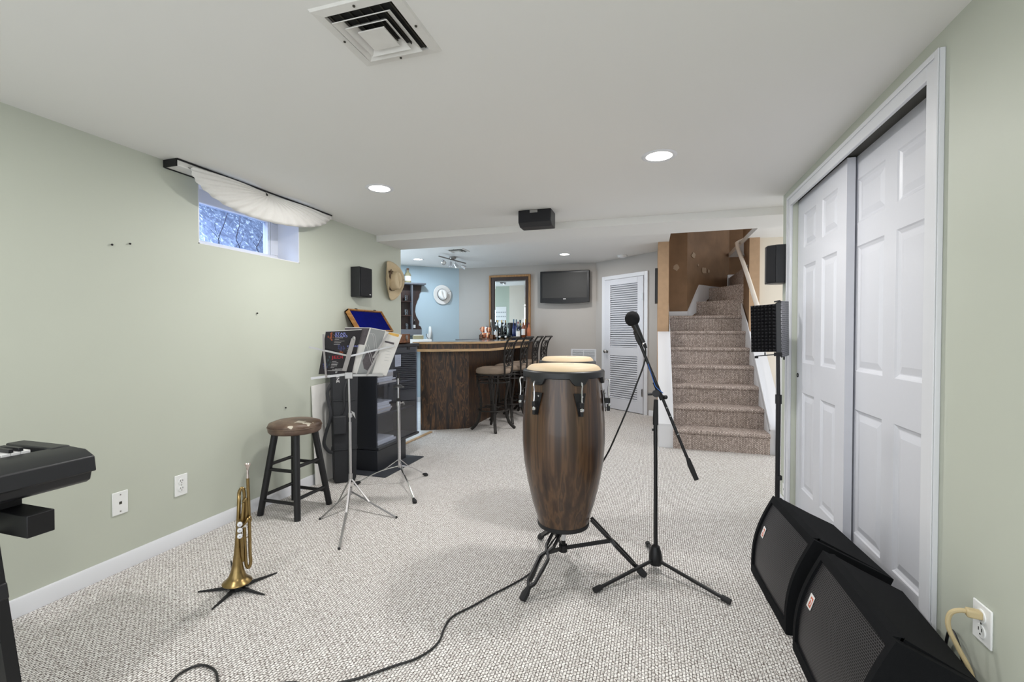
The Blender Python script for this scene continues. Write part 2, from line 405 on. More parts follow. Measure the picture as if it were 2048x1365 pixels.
def wallseg(mb, a, b, t, z0, z1):              # t>0: thickness to the left of a->b
    a = Vector((a[0], a[1])); b = Vector((b[0], b[1])); d = (b-a).normalized(); n = Vector((-d.y, d.x))*t
    mb.plan([tuple(a), tuple(b), tuple(b+n), tuple(a+n)], z0, z1); return mb
BL0, BL1 = Vector((-3.322, 7.63)), Vector((-4.75, 6.388))
struct(wallseg(MB(), (-.84, YB), (-3.34, YB), -.12, 0, HB), 'wall_back', 'beige')
struct(wallseg(MB(), BL0, BL1, -.12, 0, HB), 'wall_blue', 'blue')
m = MB(); m.box((XL-WT-2.2, 4.311, 0), (-2.66, 4.43, HB)); struct(m, 'wall_bar_front', 'greenbar')
m = MB(); m.box((-3.34, 4.43, 0), (-2.72, 4.5, HB)); struct(m, 'wall_bar_pier', 'cream')
LV0 = Vector((-.859, 7.6)); LU = Vector((.769, -.638)); LN = Vector((-.638, -.769))
def LP(s, z, o=0): p = LV0+LU*s+LN*o; return Vector((p.x, p.y, z))
struct(wallseg(MB(), LV0-LU*.02, LV0+LU*1.23, .12, 0, HB), 'wall_louver', 'beige')
# stairwell
m = MB(); m.box((.08, 6.15, 0), (SX0, 6.8, HB)); struct(m, 'wall_stair_left', 'tan')
m = MB(); m.box((1.147, 6.2, 0), (1.262, 6.54, HB)); struct(m, 'wall_stair_right', 'tan')
m = MB()
wallseg(m, (SX0-.02, 6.69), (.469, 6.69), .1, 0, 4.2); wallseg(m, (.469, 6.69), (1.145, 7.7), .1, 0, 4.2); wallseg(m, (1.145, 7.7), (2.6, 7.7), .1, 0, 4.2)
m.box((.08, SY-.1, HB+.06), (SX0, 6.8, 4.2)); m.box((SX0, SY-.1, HB+.06), (SX1, SY, 4.2)); m.box((SX1+.001, SY-.1, HB+.06), (1.26, 6.54, 4.2)); m.box((1.147, 6.27, HB+.061), (2.6, 6.54, 4.2))
m.box((1.144, 6.205, 0), (1.1452, 6.541, HB))
struct(m, 'wall_stairwell', 'brown')
m = MB(); m.box((.0, SY-.1, 4.2), (2.7, 7.9, 4.25)); struct(m, 'ceiling_stairwell', 'ceil')
m = MB(); m.box((1.262, 6.25, 0), (2.6, 6.4, HB)); struct(m, 'wall_hall', 'cream')
def skirting(name, a, b, nrm, h=.08, t=.014):
    a = Vector((a[0], a[1], 0)); b = Vector((b[0], b[1], 0)); n = Vector((nrm[0], nrm[1], 0)).normalized()
    prof = [(0, 0), (t, 0), (t, h*.72), (t*.75, h*.8), (t*.7, h*.9), (t*.3, h), (0, h)]
    m = MB(); m.prism([a+n*x+Vector((0, 0, z)) for x, z in prof], b-a); return struct(m, name, 'white')
skirting('baseboard_left', (XL, -1.4), (XL, 4.31), (1, 0))
skirting('baseboard_right', (XR, -1.4), (XR, 1.74), (-1, 0))
skirting('baseboard_louver', LP(1.09, 0).xy, LP(1.21, 0).xy, LN)
skirting('baseboard_blue', BL0, BL1, (.656, -.754))
skirting('baseboard_right_end', (XR, 3.43), (XR, 3.57), (-1, 0))
skirting('baseboard_hall', (1.27, 6.25), (2.5, 6.25), (0, -1))

# ---- stairs
RISE, RUN, Y0 = .205, .251, 5.01
st = MB()
def step_profile(y, z0, z1, yb):
    pts = [(y, z0)]
    cz, r = z1-.022, .022
    pts.append((y, cz-r)); pts.append((y-.004, cz-r))
    for k in range(7):
        a = -PI/2-k*PI/6
        pts.append((y-.004-.018*abs(math.cos(a)) if True else 0, cz+r*math.sin(a)))
    pts += [(y+.01, z1), (yb, z1), (yb, z0)]
    return pts
for k in range(7):
    y = Y0+RUN*k; yb = 6.69 if k == 6 else y+RUN+.03
    pr = step_profile(y, 0 if k == 0 else RISE*k-.03, RISE*(k+1), yb)
    st.prism([(.225, a, z) for a, z in pr], (1.125-.225, 0, 0))
PV = Vector((1.145, 6.55))
def winder(a0, a1, z0, z1, L0, L1, mid=None):
    e0 = PV+Vector((-math.cos(a0), math.sin(a0)))*L0; e1 = PV+Vector((-math.cos(a1), math.sin(a1)))*L1
    poly = [tuple(PV), tuple(e1)]+([mid] if mid else [])+[tuple(e0)]
    st.plan(poly, z0, z1)
winder(math.radians(30), math.radians(62), RISE*6.8, RISE*8, .70, .86)
winder(math.radians(60), math.radians(92), RISE*7.8, RISE*9, .80, 1.15)
st.plan([(1.145, 6.55), (1.145, 7.7), (1.9, 7.7), (1.9, 6.55)], RISE*8.8, RISE*10)
def stuv(co, n):
    if abs(n.z) > .7: return (co.x, co.y)
    if abs(n.y) > .5: return (co.x, co.z)
    return (co.y, co.z)
stairs = thing('staircase', 'carpeted staircase with brown berber treads rising between half walls', 'staircase', (.67, 5.0, 0))
st.build('treads', 'staircarpet', stairs, uvproj=stuv, smooth=40)
def kneewall(x0, x1, name):
    m = MB(); pts = [(x0, 5.03, 0), (x0, 5.03, .235), (x0, 6.145, 1.20), (x0, 6.145, 0)]
    m.prism(pts, (x1-x0, 0, 0)); o = m.build(name, 'white', stairs, bevel=.004); o['label'] = 'white sloping half wall'
    m = MB(); m.prism([(x0-.006, 5.024, .0), (x0-.006, 5.024, .24), (x0-.006, 5.03, .24), (x0-.006, 5.03, 0)], (x1-x0+.012, 0, 0)); m.build('front_board', 'white', o)
    m = MB(); m.prism([(x0-.006, 5.02, .235), (x0-.006, 6.15, 1.213), (x0-.006, 6.15, 1.222), (x0-.006, 5.02, .248)], (x1-x0+.012, 0, 0)); m.build('cap', 'white', o)
kneewall(.085, .222, 'half_wall'); kneewall(1.128, 1.262, 'half_wall')
for x in (.2225, 1.122):
    m = MB(); m.prism([(x, 5.02, .0), (x, 5.02, .30), (x, 6.16, 1.32), (x, 6.6, 1.62), (x, 6.6, 1.2)], (.006, 0, 0)); m.build('stringer', 'white', stairs)
# winder skirting on the wall
DW = Vector((1.145-.469, 7.7-6.69, 0)).normalized(); DN = Vector((DW.y, -DW.x, 0))
def DPt(s, z, o=.004): p = Vector((.469, 6.69, 0))+DW*s+DN*o; return Vector((p.x, p.y, z))
LD = math.hypot(1.145-.469, 7.7-6.69)
m = MB()
m.prism([(.2, 6.686, 1.40), (.475, 6.686, 1.40), (.475, 6.686, 1.50), (.2, 6.686, 1.50)], (0, -.014, 0))
m.prism([DPt(0, 1.4), DPt(.25, 1.5), DPt(.55, 1.7), DPt(LD, 1.8), DPt(LD, 2.09), DPt(LD-.07, 2.09), DPt(LD-.07, 1.89), DPt(.30, 1.885), DPt(.0, 1.50)], DN*.014)
m.prism([(1.1, 7.686, 1.8), (1.9, 7.686, 1.8), (1.9, 7.686, 2.1), (1.1, 7.686, 2.1)], (0, -.014, 0))
struct(m, 'trim_3', 'white')
rl = thing('handrail', 'off-white round handrail climbing the right side of the stairs', 'handrail', (1.08, 5.4, 1.4))
m = MB(); m.tube(smoothpath([(1.09, 5.25, 1.335), (1.09, 5.5, 1.525), (1.085, 6.1, 1.98), (1.07, 6.55, 2.32)], 6)+[Vector((1.072, 6.62, 2.385)), Vector((1.10, 6.70, 2.41)), Vector((1.32, 6.78, 2.52))], .024, 12); m.build('rail', 'rail', rl)
for y, z in ((6.28, 2.07), (6.5, 2.24)):
    m = MB(); m.tube([(1.082, y, z), (1.085, y, z-.03), (1.145, y, z-.035)], .007, 8); m.cyl((1.138, y, z-.035), (1.146, y, z-.035), .022); m.build('bracket', 'nickel', rl)
for i, (px, py, sx, sz) in enumerate([(1353, 535, .05, .05), (1387, 511, .06, .045), (1408, 541, .085, .055), (1396, 531, .02, .02), (1417, 543, .03, .03)]):
    q = onP(px, py, DPt(0, 0), DN) if px > 1373 else onY(px, py, 6.69)
    m = MB(); n_ = DN if px > 1373 else Vector((0, -1, 0)); t_ = n_.cross(Vector((0, 0, 1)))
    k = 11; ring = [q+n_*.002+t_*(sx*math.cos(2*PI*j/k)*random.uniform(.6, 1.1))+Vector((0, 0, sz*math.sin(2*PI*j/k)*random.uniform(.6, 1.1))) for j in range(k)]
    m.prism(ring, n_*.003)
    tag(m.build('plaster_patch', 'patch'), ['pale plaster patch leftmost on the brown stairwell wall', 'pale plaster patch highest on the brown stairwell wall', 'largest pale plaster patch on the brown stairwell wall', 'small pale plaster fleck above the largest patch on brown wall', 'pale plaster patch at lower right tip of the largest one'][i], 'plaster patch')
m = MB(); m.box((1.17, 4.985, 0), (1.235, 5.018, .97)); struct(m, 'trim_4', 'white', bevel=.003)

# ---- closet trim and doors
tr = MB()
def casing(mb, pts, w, nrm, t=.016):
    pass
TX = XR-.016
m = MB(); m.box((TX, 1.755, 0), (XR, 1.828, 2.09)); m.box((TX-.005, 1.755, 0), (TX, 1.778, 2.09)); m.box((XR-.008, 1.8, 0), (XR+.13, 1.828, CZ))
m.box((TX, 3.345, 0), (XR, 3.415, 2.09)); m.box((TX-.005, 3.393, 0), (TX, 3.415, 2.09))
m.box((TX, 1.828, 2.024), (XR, 3.345, 2.09)); m.box((TX-.005, 1.778, 2.07), (TX, 3.393, 2.09))
struct(m, 'trim_2', 'white', bevel=.003)
m = MB(); m.box((XR, 3.345, 0), (XR+.13, 3.37, CZ)); struct(m, 'trim_5', 'green')
m = MB(); m.box((XR+.005, 1.83, 2.05), (XR+.125, 3.345, CZ-.001)); struct(m, 'trim_6', 'darktrack')
def paneldoor(name, x, y0, y1, z0, z1, label, th=.035):
    d = thing(name, label, 'closet door', (x, (y0+y1)/2, z0))
    m = MB(); m.box((x+.012, y0, z0), (x+th, y1, z1))
    w = y1-y0; st_ = .115; mid = .10; pw = (w-2*st_-mid)/2
    cols = [(y0+st_, y0+st_+pw), (y1-st_-pw, y1-st_)]
    rows = [(z0+.22, z0+.82), (z0+1.005, z0+1.605), (z0+1.715, z0+1.925)]
    ys = sorted({y0, y1, *[v for c in cols for v in c]}); zs = sorted({z0, z1, *[v for r in rows for v in r]})
    for i in range(len(ys)-1):
        for j in range(len(zs)-1):
            a, b, c, e = ys[i], ys[i+1], zs[j], zs[j+1]
            if (a, b) in cols and (c, e) in rows:
                rings = [(0, 0), (.006, .005), (.018, .010), (.022, .010), (.05, .003)]
                R = [[(x+dp, a+o, c+o), (x+dp, b-o, c+o), (x+dp, b-o, e-o), (x+dp, a+o, e-o)] for o, dp in rings]
                for p, q in zip(R, R[1:]):
                    for k in range(4): m.quad(p[k], q[k], q[(k+1) % 4], p[(k+1) % 4])
                m.quad(*R[-1][::-1])
            else: m.quad((x, a, c), (x, a, e), (x, b, e), (x, b, c))
    m.quad((x, y0, z0), (x, y0, z1), (x+.012, y0, z1), (x+.012, y0, z0)); m.quad((x, y1, z0), (x+.012, y1, z0), (x+.012, y1, z1), (x, y1, z1))
    m.quad((x, y0, z1), (x, y1, z1), (x+.012, y1, z1), (x+.012, y0, z1))
    m.build('door_panel', 'doorwhite', d, smooth=0); return d
d1 = paneldoor('sliding_door', .899, 2.58, 3.34, .012, 2.045, 'white six-panel sliding closet door in front, farther one with a finger pull')
d2 = paneldoor('sliding_door', .944, 1.83, 2.70, .012, 2.05, 'white six-panel sliding closet door behind, nearer to the power outlet')
q = onX(1596, 751, .899); m = MB(); m.lathe([(0.0001, -.001), (.007, -.001), (.012, .002), (.012, .004), (.0135, .004), (.0135, -.002)], (q.x, q.y, q.z), 20, (-1, 0, 0)); m.build('finger_pull', 'dark', d1)

# ---- window
wx = -2.755
wn = MB()
FY0, FY1, FZ0, FZ1 = WY0, WY1, WZ0, WZ1
wn.box((wx-.05, FY0, FZ0), (wx, FY1, 1.795)); wn.box((wx-.05, FY0, 2.035), (wx, FY1, FZ1)); wn.box((wx-.05, FY0, 1.795), (wx, 2.09, 2.035)); wn.box((wx-.05, 2.745, 1.795), (wx, FY1, 2.035))
w1 = struct(wn, 'window_1', 'white', bevel=.004)
m = MB(); m.box((wx-.03, 2.085, 1.79), (wx-.024, 2.75, 2.04)); m.build('pane', 'win', w1)
m = MB()
for y in (2.752, 2.765): m.box((wx, y, 1.79), (wx+.006, y+.005, 2.04))
m.build('glazing_bead', 'white', w1)
m = MB(); m.box((XL-WT+.01, WY0, WZ0-.0), (XL+.001, WY1, WZ0+.006)); m.box((XL-WT+.01, WY1-.006, WZ0), (XL+.001, WY1, WZ1)); m.box((XL-WT+.01, WY0, WZ0), (XL+.001, WY0+.006, WZ1)); m.box((XL-WT+.01, WY0, WZ1-.006), (XL+.001, WY1, WZ1))
struct(m, 'trim_7', 'white')
m = MB()
m.grid(lambda u, v: Vector((-3.12-.75*v+.02*math.sin(u*30), 1.2+4.6*u*.67, 1.5+1.2*v)), 30, 30)
m.quad((-3.15, 1.2, 1.6), (-2.88, 1.2, 1.6), (-2.88, 4.2, 1.6), (-3.15, 4.2, 1.6))
tag(m.build('window_well', 'wellwall', solid=.01), 'bluish frosted window well wall seen through the basement window', 'window well')
for i in range(7):
    y = 2.2+i*.16; m = MB()
    p = Vector((-3.0, y, 1.60)); pts = [p]; 
    for k in range(6): p = p+Vector((random.uniform(-.02, .02), random.uniform(-.03, .03), random.uniform(.05, .10))); pts.append(p)
    m.tube(smoothpath(pts, 3), .0028, 6)
    for k in (2, 3, 4):
        q = pts[k]; m.tube(smoothpath([q, q+Vector((0, random.uniform(-.03, .03), .05)), q+Vector((0, random.uniform(-.07, .07), .1))], 3), .0018, 5)
    tag(m.build('bare_twig', 'bark'), 'thin bare twig standing in the bluish well outside the window', 'twig', 'bare twigs in the window well')

# ---- valance
vl = thing('window_valance', 'white fan-shaped fabric valance with a box board above the small window', 'valance', (-2.5, 2.45, H))
m = MB(); m.box((-2.555, 1.845, 2.112), (-2.46, 3.09, 2.144)); m.build('board', 'fabricwhite', vl, bevel=.004)
m = MB(); m.box((-2.558, 1.838, 2.108), (-2.462, 1.8445, 2.148)); m.box((-2.459, 1.84, 2.14), (-2.455, 3.09, 2.149)); m.box((-2.558, 1.845, 2.106), (-2.554, 2.1, 2.111)); m.build('edge_strip', 'blackmat', vl)
def swag(u, v):
    a = PI*u; c0y, z0 = 2.46, 2.128
    hw = .60; dp = .185
    shape = (abs(math.sin(a)))**(1.25 if a < PI/2 else .85)
    y = c0y-math.cos(a)*(.54 if a < PI/2 else hw)*v - .10*math.sin(a)*v; z = z0-shape*dp*v
    x = -2.457+.035*math.sin(PI*min(1, v))+.006*v*math.sin(34*a) + .01*v
    return Vector((x, y, z))
m = MB(); m.grid(swag, 120, 10); m.build('fan_swag', 'fabricwhite', vl, solid=.003, smooth=60)
m = MB(); m.tube([(-2.4555, 1.9, 2.118), (-2.4555, 3.05, 2.118)], .0012, 6); m.build('seam', 'dark', vl)
q = onX(532, 391, -2.452); m = MB(); m.lathe([(.0001, .008), (.006, .008), (.008, .005), (.014, .004), (.017, .0), (.012, -.003)], q, 16, (1, 0, 0)); m.build('rosette', 'clearplastic', vl)

# ---- ceiling things
def can(x, y, z, label, r=.076):
    c = thing('ceiling_light', label, 'ceiling light', (x, y, z), 'recessed ceiling lights')
    m = MB(); m.lathe([(r, -.004), (r+.014, -.006), (r+.024, -.001), (r+.024, .0), (r, .0)], (x, y, z), 40, caps=False); m.build('trim_ring', 'white', c)
    m = MB(); m.lathe([(.0001, -.004), (r*.7, -.0035), (r, -.002), (r, -.0005), (.0001, -.0005)], (x, y, z), 40); m.build('diffuser', 'lens', c)
def area(x, y, z, size, power, color=(1, .95, .88), spread=PI, rot=(0, 0, 0)):
    l = bpy.data.lights.new('lamp_or_fill_glow', 'AREA'); l.shape = 'DISK'; l.size = size; l.energy = power; l.color = color; l.spread = spread  # serves the ceiling lamps and also added fill and daylight sources
    o = bpy.data.objects.new('lamp_or_fill_glow', l); COL.objects.link(o); o.location = (x, y, z); o.rotation_euler = rot; return o
can(-1.707, 2.614, H, 'lit recessed ceiling light nearest the small window', .068)
can(.036, 2.576, H, 'lit recessed ceiling light on the right, above the microphone stand', .068)
can(-3.533, 6.469, HB, 'lit recessed ceiling light above the left end of the bar', .07)
can(-1.233, 6.695, HB, 'lit recessed ceiling light in front of the television', .07)
def diffuser_vent(name, label, c, size, z, d=.02, mat='ventceil', inner=.7):
    t = thing(name, label, 'air vent', (c[0], c[1], z)); x, y = c
    def frame(mb, ho, hi, z0, z1):
        P = [(-1, -1), (1, -1), (1, 1), (-1, 1)]
        for k in range(4):
            a, b = P[k], P[(k+1) % 4]
            vs = [(x+a[0]*ho, y+a[1]*ho, z0), (x+b[0]*ho, y+b[1]*ho, z0), (x+b[0]*hi, y+b[1]*hi, z1), (x+a[0]*hi, y+a[1]*hi, z1)]
            vs2 = [(p[0], p[1], p[2]+.003) for p in vs]
            mb.add(vs+vs2, [[0, 1, 2, 3], [7, 6, 5, 4], [0, 4, 5, 1], [2, 6, 7, 3], [1, 5, 6, 2], [3, 7, 4, 0]])
    ho = size/2; h1 = size/2*.78
    m = MB(); frame(m, ho, ho*.97, z-.001, z-.007); frame(m, ho*.97, h1, z-.007, z-.009); frame(m, h1, h1*.97, z-.009, z+.012) ; m.build('frame', mat, t, smooth=0)
    m = MB(); m.box((x-h1, y-h1, z-.0006), (x+h1, y+h1, z+.02)); m.build('duct', 'dark', t)
    for k, (a, b) in enumerate(((.87, .66), (.63, .43))):
        m = MB(); frame(m, h1*a, h1*b, z-.022-.004*k, z-.004); m.build('louver_ring', mat, t, smooth=0)
    m = MB(); m.box((x-h1*.40, y-h1*.40, z-.026), (x+h1*.40, y+h1*.40, z-.022)); m.build('center_plate', mat, t)
    m = MB()
    for k in range(7):
        m.box((x-h1*.9+k*h1*.3, y-h1*.95, z-.006), (x-h1*.9+k*h1*.3+.004, y+h1*.95, z-.002))
    m.build('damper_blade', 'darktrack', t)
    for a, b in ((0, 1), (0, -1), (1, 0), (-1, 0)): m = MB(); m.cyl((x+a*ho*.88, y+b*ho*.88, z-.011), (x+a*ho*.88, y+b*ho*.88, z-.008), .004, n=10); m.build('screw', 'darktrack', t)
diffuser_vent('ceiling_vent', 'square white louvered vent in the near ceiling', (-.822, 1.262), .292, H)
diffuser_vent('ceiling_vent', 'square white vent in the bar ceiling behind the spotlight track', (-2.62, 5.93), .27, HB)
sm = thing('smoke_detector', 'round white smoke detector on the ceiling before the louvered door', 'smoke detector', (-.42, 7.03, HB))
m = MB(); m.lathe([(.07, 0), (.072, -.012), (.06, -.03), (.035, -.036), (.0001, -.036)], (-.42, 7.03, HB), 28); m.build('body', 'plate', sm)
m = MB(); m.lathe([(.052, -.032), (.054, -.036), (.042, -.0375), (.04, -.034)], (-.42, 7.03, HB), 28, caps=False); m.build('grille_ring', 'vent', sm)
# centre speaker on the beam side of the ceiling
cs = thing('center_speaker', 'black loudspeaker hung from the ceiling in the middle of the room', 'speaker', (-.86, 3.45, H))
m = MB(); yf = 3.40
prof = [(yf, 2.15), (yf, 2.055), (yf+.045, 2.028), (yf+.16, 2.028), (yf+.16, 2.15)]
m.prism([(-.99, a, b) for a, b in prof], (.26, 0, 0)); m.build('cabinet', 'black', cs, bevel=.006)
m = MB(); m.prism([(-.982, yf-.004, 2.142), (-.982, yf-.004, 2.058), (-.982, yf, 2.056), (-.982, yf, 2.144)], (.244, 0, 0)); m.build('grille', 'foam', cs)
m = MB(); m.box((-.895, yf-.007, 2.125), (-.835, yf-.004, 2.146)); m.build('bracket_plate', 'nickel', cs)
# track light
tk = thing('track_light', 'nickel four-headed spotlight track on the bar ceiling', 'spotlight', (-2.82, 6.25, HB))
A = onZ(877, 512.5, 2.325); B = onZ(931, 527, 2.325); A.z = B.z = 2.325
m = MB(); m.tube([A, B], .010, 10); m.build('bar', 'nickel', tk)
cm = (A+B)/2
m = MB(); m.lathe([(.05, 0), (.055, -.02), (.045, -.035), (.0001, -.035)], (cm.x, cm.y, HB), 24); m.cyl((cm.x, cm.y, HB-.03), (cm.x, cm.y, 2.325), .012); m.build('canopy', 'nickel', tk)
for k, dr in zip((.15, .42, .6, .88), ((.5, -.4, -.5), (.0, -.2, -1), (.5, .4, -.9), (.6, .5, -.35))):
    p = A+(B-A)*k; d = Vector(dr).normalized(); e = p-Vector((0, 0, .06))
    m = MB(); m.cyl(p, e, .005, n=8); m.lathe([(.02, -.02), (.028, .01), (.034, .05), (.03, .05), (.022, .012), (.0001, .01)], e, 20, d)
    hd = m.build('spot_head', 'chrome', tk)
    m = MB(); m.lathe([(.0001, .04), (.027, .044), (.027, .036), (.0001, .03)], e, 16, d); m.build('bulb', 'plate', hd)

# ---- wall plates
def plate(y0, y1, z0, z1, x, sgn, kind, label, name):
    yc, zc = (y0+y1)/2, (z0+z1)/2
    t = thing(name, label, 'wall outlet', (x, yc, zc)); w = abs(y1-y0)/2; h = abs(z1-z0)/2
    m = MB(); m.box((x, yc-w, zc-h), (x+sgn*.006, yc+w, zc+h)); m.build('cover_plate', 'plate', t, bevel=.003)
    if kind == 'duplex':
        for dz in (.021, -.021):
            m = MB(); m.lathe([(.018, 0), (.018, .0085), (.0001, .0085)], (x, yc, zc+dz), 24, (sgn, 0, 0)); r = m.build('receptacle', 'plate', t, bevel=.001)
            m = MB()
            for dy in (-.006, .006): m.box((x+sgn*.0082, yc+dy-.0012, zc+dz), (x+sgn*.0092, yc+dy+.0012, zc+dz+.009))
            m.cyl((x+sgn*.0082, yc, zc+dz-.008), (x+sgn*.0092, yc, zc+dz-.008), .0025, n=10); m.build('slot', 'dark', r)
        m = MB(); m.lathe([(.003, 0), (.003, .0075), (.0001, .008)], (x, yc, zc), 12, (sgn, 0, 0)); m.build('screw', 'nickel', t)
    else:
        m = MB(); m.box((x, yc-.006, zc-.006), (x+sgn*.0072, yc+.006, zc+.007)); m.build('jack', 'darktrack', t)
        for dz in (.042, -.042): m = MB(); m.lathe([(.0035, 0), (.0035, .0072), (.0001, .0076)], (x, yc, zc+dz), 12, (sgn, 0, 0)); m.build('screw', 'nickel', t)
    return t
plate(1.567, 1.639, .286, .402, XL, 1, 'phone', 'white phone jack plate on the green wall, nearer the keyboard', 'phone_jack')
plate(1.877, 1.951, .276, .395, XL, 1, 'duplex', 'white duplex power outlet on the left green wall beside the stool', 'power_outlet')
plate(1.509, 1.583, .356, .462, XR, -1, 'duplex', 'white duplex power outlet on the right wall with a beige plug in it', 'power_outlet')
plate(3.44, 3.50, .10, .18, XR, -1, 'phone', 'small white jack plate low on the wall behind the shield stand', 'phone_jack')
for (px, py), lb in zip(((222, 490), (258, 488), (513, 627), (570, 816)), ('dark nail in the left wall, fainter one of the pair below the window', 'dark bent nail in the left wall, darker one of the upper pair', 'dark nail in the left wall between window and music stand', 'dark nail in the left wall just above the stool')):
    q = onX(px, py, XL); m = MB(); m.cyl(q-Vector((.004, 0, 0)), q+Vector((.008, .003, .002)), .0028, n=8); m.lathe([(.0001, .010), (.005, .010), (.005, .007), (.0001, .007)], q, 10, (1, 0, 0))
    tag(m.build('nail', 'dark'), lb, 'nail')
pg = thing('power_plug', 'beige power plug and cord in the right wall outlet', 'power cord', (.86, 1.54, .43))
m = MB(); c0 = Vector((.862, 1.546, .432)); m.obox(c0+Vector((-.013, .003, 0)), (-1, .2, 0), (.2, 1, 0), (0, 0, 1), .034, .024, .022); m.build('plug', 'beigecord', pg, bevel=.005)
p1 = c0+Vector((-.028, .006, 0)); m = MB(); m.tube(smoothpath([p1+Vector((.01, 0, 0)), p1+Vector((-.012, .004, 0)), p1+Vector((-.030, .012, -.018)), p1+Vector((-.034, .010, -.055)), p1+Vector((-.016, .0, -.105)), p1+Vector((.006, -.015, -.165)), p1+Vector((.015, -.02, -.26)), p1+Vector((.017, -.03, -.42))], 6), .0062, 10); m.build('cord', 'beigecord', pg)
m = MB(); m.tube(smoothpath([(.862, 1.75, .012), (.862, 1.71, .18), (.858, 1.67, .31), (.85, 1.61, .30), (.856, 1.575, .17), (.86, 1.56, .012)], 6), .004, 8); tag(m.build('thin_black_cord', 'cable'), 'thin black cord curling up behind the nearer floor monitor', 'cord')

# ---- left wall speaker, hat
sp = thing('wall_speaker', 'black bookshelf speaker on the left wall beside the straw hat', 'speaker', (XL, 3.55, 1.525))
m = MB(); m.box((XL, 3.46, 1.525), (-2.465, 3.642, 1.792)); m.build('cabinet', 'black', sp, bevel=.003)
m = MB(); m.box((-2.465, 3.468, 1.531), (-2.456, 3.634, 1.786)); m.build('grille', 'foam', sp, bevel=.003)
m = MB(); m.box((-2.456, 3.59, 1.549), (-2.4545, 3.612, 1.554)); m.build('badge', 'printwhite', sp)
sr = thing('wall_speaker', 'black angled speaker on the right wall beside the closet door frame', 'speaker', (.81, 3.47, 1.53))
m = MB(); m.plan([(.869, 3.428), (.797, 3.428), (.75, 3.47), (.75, 3.535), (.79, 3.565), (.869, 3.565)], 1.537, 1.793); m.build('cabinet', 'black', sr, bevel=.004)
m = MB(); m.prism([(.795, 3.426, 1.545), (.748, 3.468, 1.545), (.748, 3.468, 1.785), (.795, 3.426, 1.785)], (-.004, -.004, 0)); m.build('grille', 'foam', sr)
m = MB(); m.box((.747, 3.464, 1.553), (.7495, 3.469, 1.558)); m.build('badge', 'printwhite', sr)
def hat(name, label, c, nrm, a, b, hc, rc, bmat, matn, curl, cordz=False, roll=0):
    n = Vector(nrm).normalized(); ux = Vector((0, 0, 1)).cross(n).normalized(); uz = Vector((0, 0, 1))
    ux, uz = ux*math.cos(roll)+uz*math.sin(roll), uz*math.cos(roll)-ux*math.sin(roll)
    c = Vector(c); t = thing(name, label, 'hat', tuple(c)); N = 48
    def P(r, th, h): return c+ux*a*r*math.cos(th)+uz*b*r*math.sin(th)+n*h
    m = MB(); br = [(.52, .012), (.65, .010), (.8, .012), (.92, .02), (1.0, .03)]
    def brim(u, v):
        th = 2*PI*u; r = .50+.5*v; h = .012+curl*(abs(math.cos(th))**2)*v*v+.004*math.sin(3*th)*v
        return P(r, th, h)
    m.grid(brim, N, 6); m.build('brim', matn, t, solid=.004, smooth=60)
    m = MB()
    def crown(u, v):
        th = 2*PI*u
        if v < .6: k = v/.6; r = .53-.07*k; h = .01+hc*k*.9
        else:
            k = (v-.6)/.4; r = .46*(1-k)+.0005; h = .01+hc*(.9+.12*math.sin(k*PI/2*1.2))-hc*.35*math.exp(-((r*math.cos(th))/.10)**2)*k*(1 if math.sin(th) > -.3 or True else 0)
        # pinch toward the front (down)
        pin = 1-.22*max(0, -math.sin(th))*min(1, v*1.4)
        return c+ux*rc*r/.53*math.cos(th)*pin+uz*rc*1.22*r/.53*math.sin(th)+n*h
    m.grid(crown, N, 16); m.build('crown', matn, t, smooth=60)
    m = MB()
    m.grid(lambda u, v: c+ux*rc*1.015*math.cos(2*PI*u)+uz*rc*1.235*math.sin(2*PI*u)+n*(.013+.024*v), N, 2); m.build('hat_band', bmat, t, solid=.002)
    return t
h1 = hat('cowboy_hat', 'tan straw cowboy hat with a brown cord hung at the end of the left wall', (XL+.005, 4.085, 1.735), (1, 0, 0), .15, .20, .11, .082, 'brownband', 'straw', .075, roll=.15)
m = MB(); q = Vector((XL+.05, 4.03, 1.82))
for k in range(7):
    a = random.uniform(0, 6); m.tube(smoothpath([q, q+Vector((.02, .02*math.cos(a), .025*math.sin(a)+.01)), q+Vector((.012, .05*math.cos(a+1), -.03+.05*math.sin(a+1)))], 4), .004, 6)
m.build('feather_cord', 'brownband', h1)
bn = Vector((.656, -.754, 0)); B0 = Vector((-3.322, 7.63, 0)); bd = Vector((-.754, -.656, 0))
def BP(s, z, o=0): p = B0+bd*s+bn*o; return Vector((p.x, p.y, z))
hat('fedora_hat', 'white fedora with a black band on the pale blue wall', BP(.332, 1.885, .004), bn, .163, .175, .11, .083, 'band', 'felt', .02, roll=.35)
# wall phone
ph = thing('wall_telephone', 'white telephone handset on the pale blue wall', 'telephone', tuple(BP(.57, 1.15)))
m = MB(); m.prism([BP(.625, 1.06, .002), BP(.545, 1.06, .002), BP(.55, 1.19, .002), BP(.615, 1.19, .002)], bn*.035); m.build('base', 'plate', ph, bevel=.008)
m = MB(); m.tube(smoothpath([BP(.575, 1.10, .06), BP(.57, 1.17, .062), BP(.565, 1.25, .062), BP(.565, 1.315, .055)], 5), [.02+.012*math.sin(PI*i/15) for i in range(16)], 12); m.build('handset', 'plate', ph)
m = MB(); m.tube(smoothpath([BP(.62, 1.19, .04), BP(.63, 1.16, .05), BP(.59, 1.09, .06)], 5), .004, 6); m.build('hook', 'black', ph)
